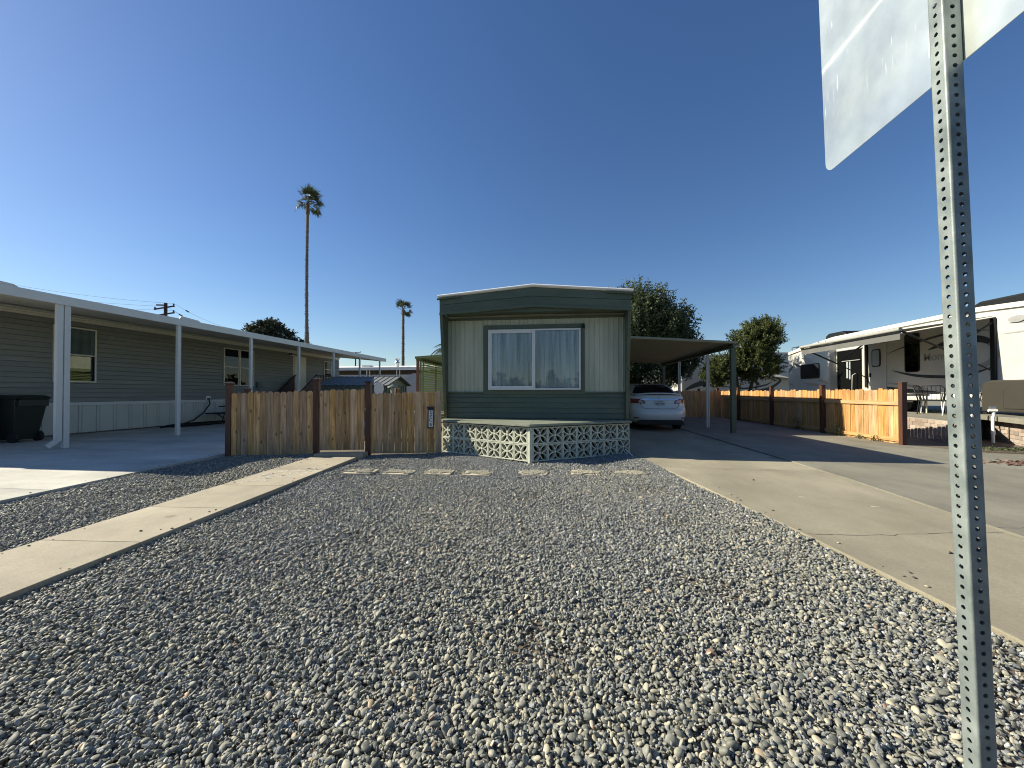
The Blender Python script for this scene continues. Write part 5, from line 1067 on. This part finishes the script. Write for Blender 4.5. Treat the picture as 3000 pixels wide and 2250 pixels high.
# feather palm whose fronds peep out left of the green house
o = thing('feather_palm', 'drooping palm fronds peeping out behind the left edge of green mobile home', 'palm tree', (-8.2, 28, -.1)); b = MB(); b.tube([(-8.2, 28, -.1), (-8.2, 28, 4.4)], [.2, .14], 'palm_bark', 9); b.build('trunk', o)
def feather(seed):
    rr = random.Random(seed); b = MB(); P = [Vector((1.7*u, 0, 1.0*u-1.5*u*u)) for u in np.linspace(0, 1, 12)]; b.tube(P, [.02-.0015*i for i in range(12)], 'leaf_p', 4, cap=False)
    for i in range(1, 12):
        for k in range(3):
            p = P[i].lerp(P[i-1], k/3)
            for s_ in (-1, 1): d = Vector((.35, s_*.8, -.45+rr.uniform(-.2, .15))).normalized(); l_ = .42*(1-.5*abs(i/11-.4)); b.add([p, p+d*l_*.5+Vector((.02, 0, 0)), p+d*l_-Vector((0, 0, .08)), p+d*l_*.5-Vector((.02, 0, 0))], [(0, 1, 2, 3)], 'leaf_p')
    return b.mesh('frond')
ff = [feather(i) for i in range(3)]
for k in range(17): place(ff[k % 3], 'frond', o, (-8.2, 28, 4.4), rot=(Matrix.Rotation(k*2.39, 3, 'Z') @ Matrix.Rotation(random.uniform(-.5, .25), 3, 'Y')), sc=(.85,)*3)
# weeds and dead leaves
def tuft(label, x, y, z, h, n, seed, m='weed'):
    rr = np.random.default_rng(seed); o = thing('weed', label, 'weed', (x, y, z), group=None); C = np.stack([rr.normal(x, h*.22, n), rr.normal(y, h*.22, n), z+h*rr.random(n)**1.2], 1); D_ = rr.normal(size=(n, 3))+np.array([0, 0, .5])
    leaf_object(leaves(C, D_, .045, m, rr), 'foliage', o, m)
    b = MB()
    for k in range(5): b.tube([(x, y, z), (x+rr.normal()*h*.2, y+rr.normal()*h*.2, z+h*.8)], .0025, 'weed', 4)
    b.build('stem', o)
tuft('leafy green weed at the foot of the long fence where sunlight starts', 7.27, 11.15, .01, .32, 160, 1); tuft('dark weed in the shade at the foot of the long fence', 7.25, 12.9, .01, .38, 180, 2)
tuft('low weed sprig under the sunlit fence rail near the end post', 7.3, 10.0, .01, .14, 50, 3); tuft('small sprig against fence boards left of the end post', 7.31, 10.45, .01, .12, 40, 5)
rr = np.random.default_rng(5); n = 900; C = np.stack([rr.uniform(8.2, 10.2, n), rr.normal(8.55, .14, n)-.0, rr.uniform(.012, .06, n)], 1); C[:, 1] += (9.2-C[:, 0])*.35; hd = thing('ground_weeds', 'low green weeds along the foot of the brick wall', None, (9, 8.6, 0), kind='stuff'); leaf_object(leaves(C, rr.normal(size=(n, 3)), .05, 'weed', rr), 'foliage', hd, 'weed')
n = 300; C = np.stack([rr.normal(7.45, .38, n), rr.normal(7.1, .13, n), rr.uniform(.016, .022, n)], 1); C[:, 1] += (C[:, 0]-7.45)*-.1; D_ = rr.normal(size=(n, 3)); D_[:, 2] *= .12; hd = thing('leaf_litter', 'patch of dry red brown leaves on the concrete at right', None, (7.45, 7.1, 0), kind='stuff'); leaf_object(leaves(C, D_, .07, 'dryleaf', rr, .6), 'foliage', hd, 'dryleaf')
# far tree belt on the horizon
rr = np.random.default_rng(77); o = thing('distant_trees', 'low line of far trees along the horizon', None, (0, 160, 0), kind='stuff')
n = 52000; ang = rr.uniform(-180, 180, n); beh = np.abs(ang) > 95; rad = np.where(beh, rr.uniform(42, 48, n), rr.uniform(150, 170, n)); hgt = np.where(beh, 2.9+.7*np.sin(ang*.55)+.8*np.sin(ang*1.9+1)+1.1*np.sin(ang*5.3)*np.sin(ang*2.2), 5.0+2.2*np.sin(ang*.9)+1.6*np.sin(ang*2.3+1))
C = np.stack([rad*np.sin(np.radians(ang)), rad*np.cos(np.radians(ang)), rr.random(n)*hgt*.9], 1); leaf_object(leaves(C, rr.normal(size=(n, 3)), np.where(beh, .75, 1.6)[:, None], 'leaf_c', rr, .8), 'crown', o, 'leaf_c')

# ------------------------------------------------------------------ utility poles and wires
def upole(label, x, y, h, arms, r):
    o = thing('utility_pole', label, 'utility pole', (x, y, -.1), group=None); b = MB(); b.tube([(x, y, -.1), (x, y, h)], [r*1.3, r], 'utility', 10); b.build('pole', o)
    for (z, xa, za, xb, zb) in arms: b = MB(); b.obox((xa, y-.2, za), (xb, y-.2, zb), .12, .14, 'utility'); b.build('crossarm', o)
    for (z, xa, za, xb, zb) in arms[:2]:
        for xx, zz_ in ((xa+.1, za), (xb-.1, zb)): b = MB(); b.tube([(xx, y-.2, zz_+.06), (xx, y-.2, zz_+.2), (xx, y-.2, zz_+.3)], [.05, .09, .03], 'utility', 8); b.build('insulator', o)
    return o
upole('dark wooden utility pole with two crossarms above the left carport roof', -46.3, 40, 11.75, [(11.2, -47.6, 11.0, -44.9, 11.30), (10.4, -47.9, 10.2, -44.9, 10.52), (11.5, -47.3, 11.5, -46.3, 11.45)], .17)
upole('thin far utility pole with a single crossarm near the distant palm', -56, 100, 12.3, [(12.1, -57.4, 12.12, -54.4, 12.22)], .16)
def wire(p, q, sag, n=18): 
    p, q = Vector(p), Vector(q); return [p.lerp(q, i/n)-Vector((0, 0, sag*4*(i/n)*(1-i/n))) for i in range(n+1)]
ends = [((-44.95, 39.8, 11.6), (-78, 36, 16.9), (-52.7, 60, 11.9)), ((-46, 39.8, 11.3), (-78, 36, 15.6), (-55, 62, 10.8)), ((-44.95, 39.8, 10.8), (-78, 36, 14.6), (-56, 62, 10.0))]
for i, (c, a, d_) in enumerate(ends):
    b = MB(); b.tube(wire(c, a, .8), .012, 'rubber', 4); b.tube(wire(c, d_, .9), .012, 'rubber', 4)
    P = wire(c, d_, .9); b.tube([P[2], P[2].lerp(P[3], .5)], .07, 'rubber', 6)
    tag(b.build('power_line'), ['topmost overhead wire crossing the sky from the left pole', 'middle overhead wire crossing the sky from the left pole', 'lowest overhead wire crossing the sky from the left pole'][i], 'wire', 'overhead wires')

# ------------------------------------------------------------------ steel sign post and sign in front
SP = bpy.data.objects.new('sign_post', None)
top = Vector((1.009, 1.141, 2.191)); bot = Vector((1.059, 1.131, .194)); ax = (top-bot).normalized()
def post_cells():
    s = .0435; hs = s/2; rc = .005; pitch = .0264; rh = .0058; th = .0026; b = MB(); n = 12; Z0 = -.30; cells = 105
    fl = hs-rc
    for face in range(4):
        Rf = Matrix.Rotation(face*PI/2, 3, 'Z')
        for c in range(cells):
            z0 = Z0+c*pitch; zc = z0+pitch/2; vs = []
            sq = []
            for k in range(n):
                a = 2*PI*k/n+PI/4; ca, sa = math.cos(a), math.sin(a); m_ = max(abs(ca), abs(sa)); sq.append((fl*ca/m_, pitch/2*sa/m_))
            ci = [(rh*math.cos(2*PI*k/n+PI/4), rh*math.sin(2*PI*k/n+PI/4)) for k in range(n)]
            for (dep, pts) in ((-hs, sq), (-hs, ci), (-hs+th, ci), (-hs+th, sq)):
                for (px, pz) in pts: vs.append(Rf @ Vector((px, dep, zc+pz)))
            fs = []
            for ringi in (0, 1, 2): fs += [(ringi*n+k, ringi*n+(k+1) % n, (ringi+1)*n+(k+1) % n, (ringi+1)*n+k) for k in range(n)]
            b.add(vs, fs, 'galv')
        # rounded corner strip
        vs = []
        for zz_ in (Z0, Z0+cells*pitch):
            for k in range(6): a = -PI/2+PI/2*k/5; vs.append(Rf @ Vector((fl+rc*math.cos(a), -fl+rc*math.sin(a), zz_)))
        b.add(vs, [(k, k+1, k+7, k+6) for k in range(5)], 'galv', True)
    return b
bp = post_cells(); zc = Vector((1.034, 1.136, .30-.05)); base = bot+ax*((-.05-bot.z)/ax.z)
rotm = ax.to_track_quat('Z', 'Y').to_matrix(); ang = rotm.to_euler().z
rot3 = Matrix((Vector((1, 0, -ax.x)).normalized(), Vector((0, 1, -ax.y)).normalized(), ax)).transposed()
E_ = Vector((.02175, .02175, 0))   # the near-left... post edge that faces the camera is its left front corner
org = base+rot3 @ E_
SPo = thing('sign_post', 'tall galvanised steel post full of round holes with a bare metal sign', 'sign post', tuple(org))
bp.v = [tuple(org+rot3 @ Vector(v)) for v in bp.v]; bp.build('post', SPo)
# sign panel hung on the right-hand face of the post, seen from its bare back
def panel(x, y0, y1, z0, z1, r, th, m):
    P = []
    for cy, cz_, a0 in ((y0+r, z0+r, PI), (y1-r, z0+r, 1.5*PI), (y1-r, z1-r, 0), (y0+r, z1-r, .5*PI)):
        for k in range(7): a = a0+PI/2*k/6; P.append((x, cy+r*math.cos(a), cz_+r*math.sin(a)))
    b = MB(); b.prism(P, (th, 0, 0), m); return b
b = panel(.0225, -.47, .51, 2.075, 3.0, .04, .0025, 'alu')
b.v = [tuple(org+rot3 @ Vector(v)) for v in b.v]; sp = b.build('sign_panel', SPo)
for z in (2.25, 2.8): b = MB(); b.tube([(-.026, .0, z), (.03, .0, z)], .0045, 'silver', 8); b.v = [tuple(org+rot3 @ Vector(v)) for v in b.v]; b.build('bolt', SPo)
b = MB(); P_ = []
bpy.data.objects.remove(SP)
print('objects', len(bpy.data.objects))
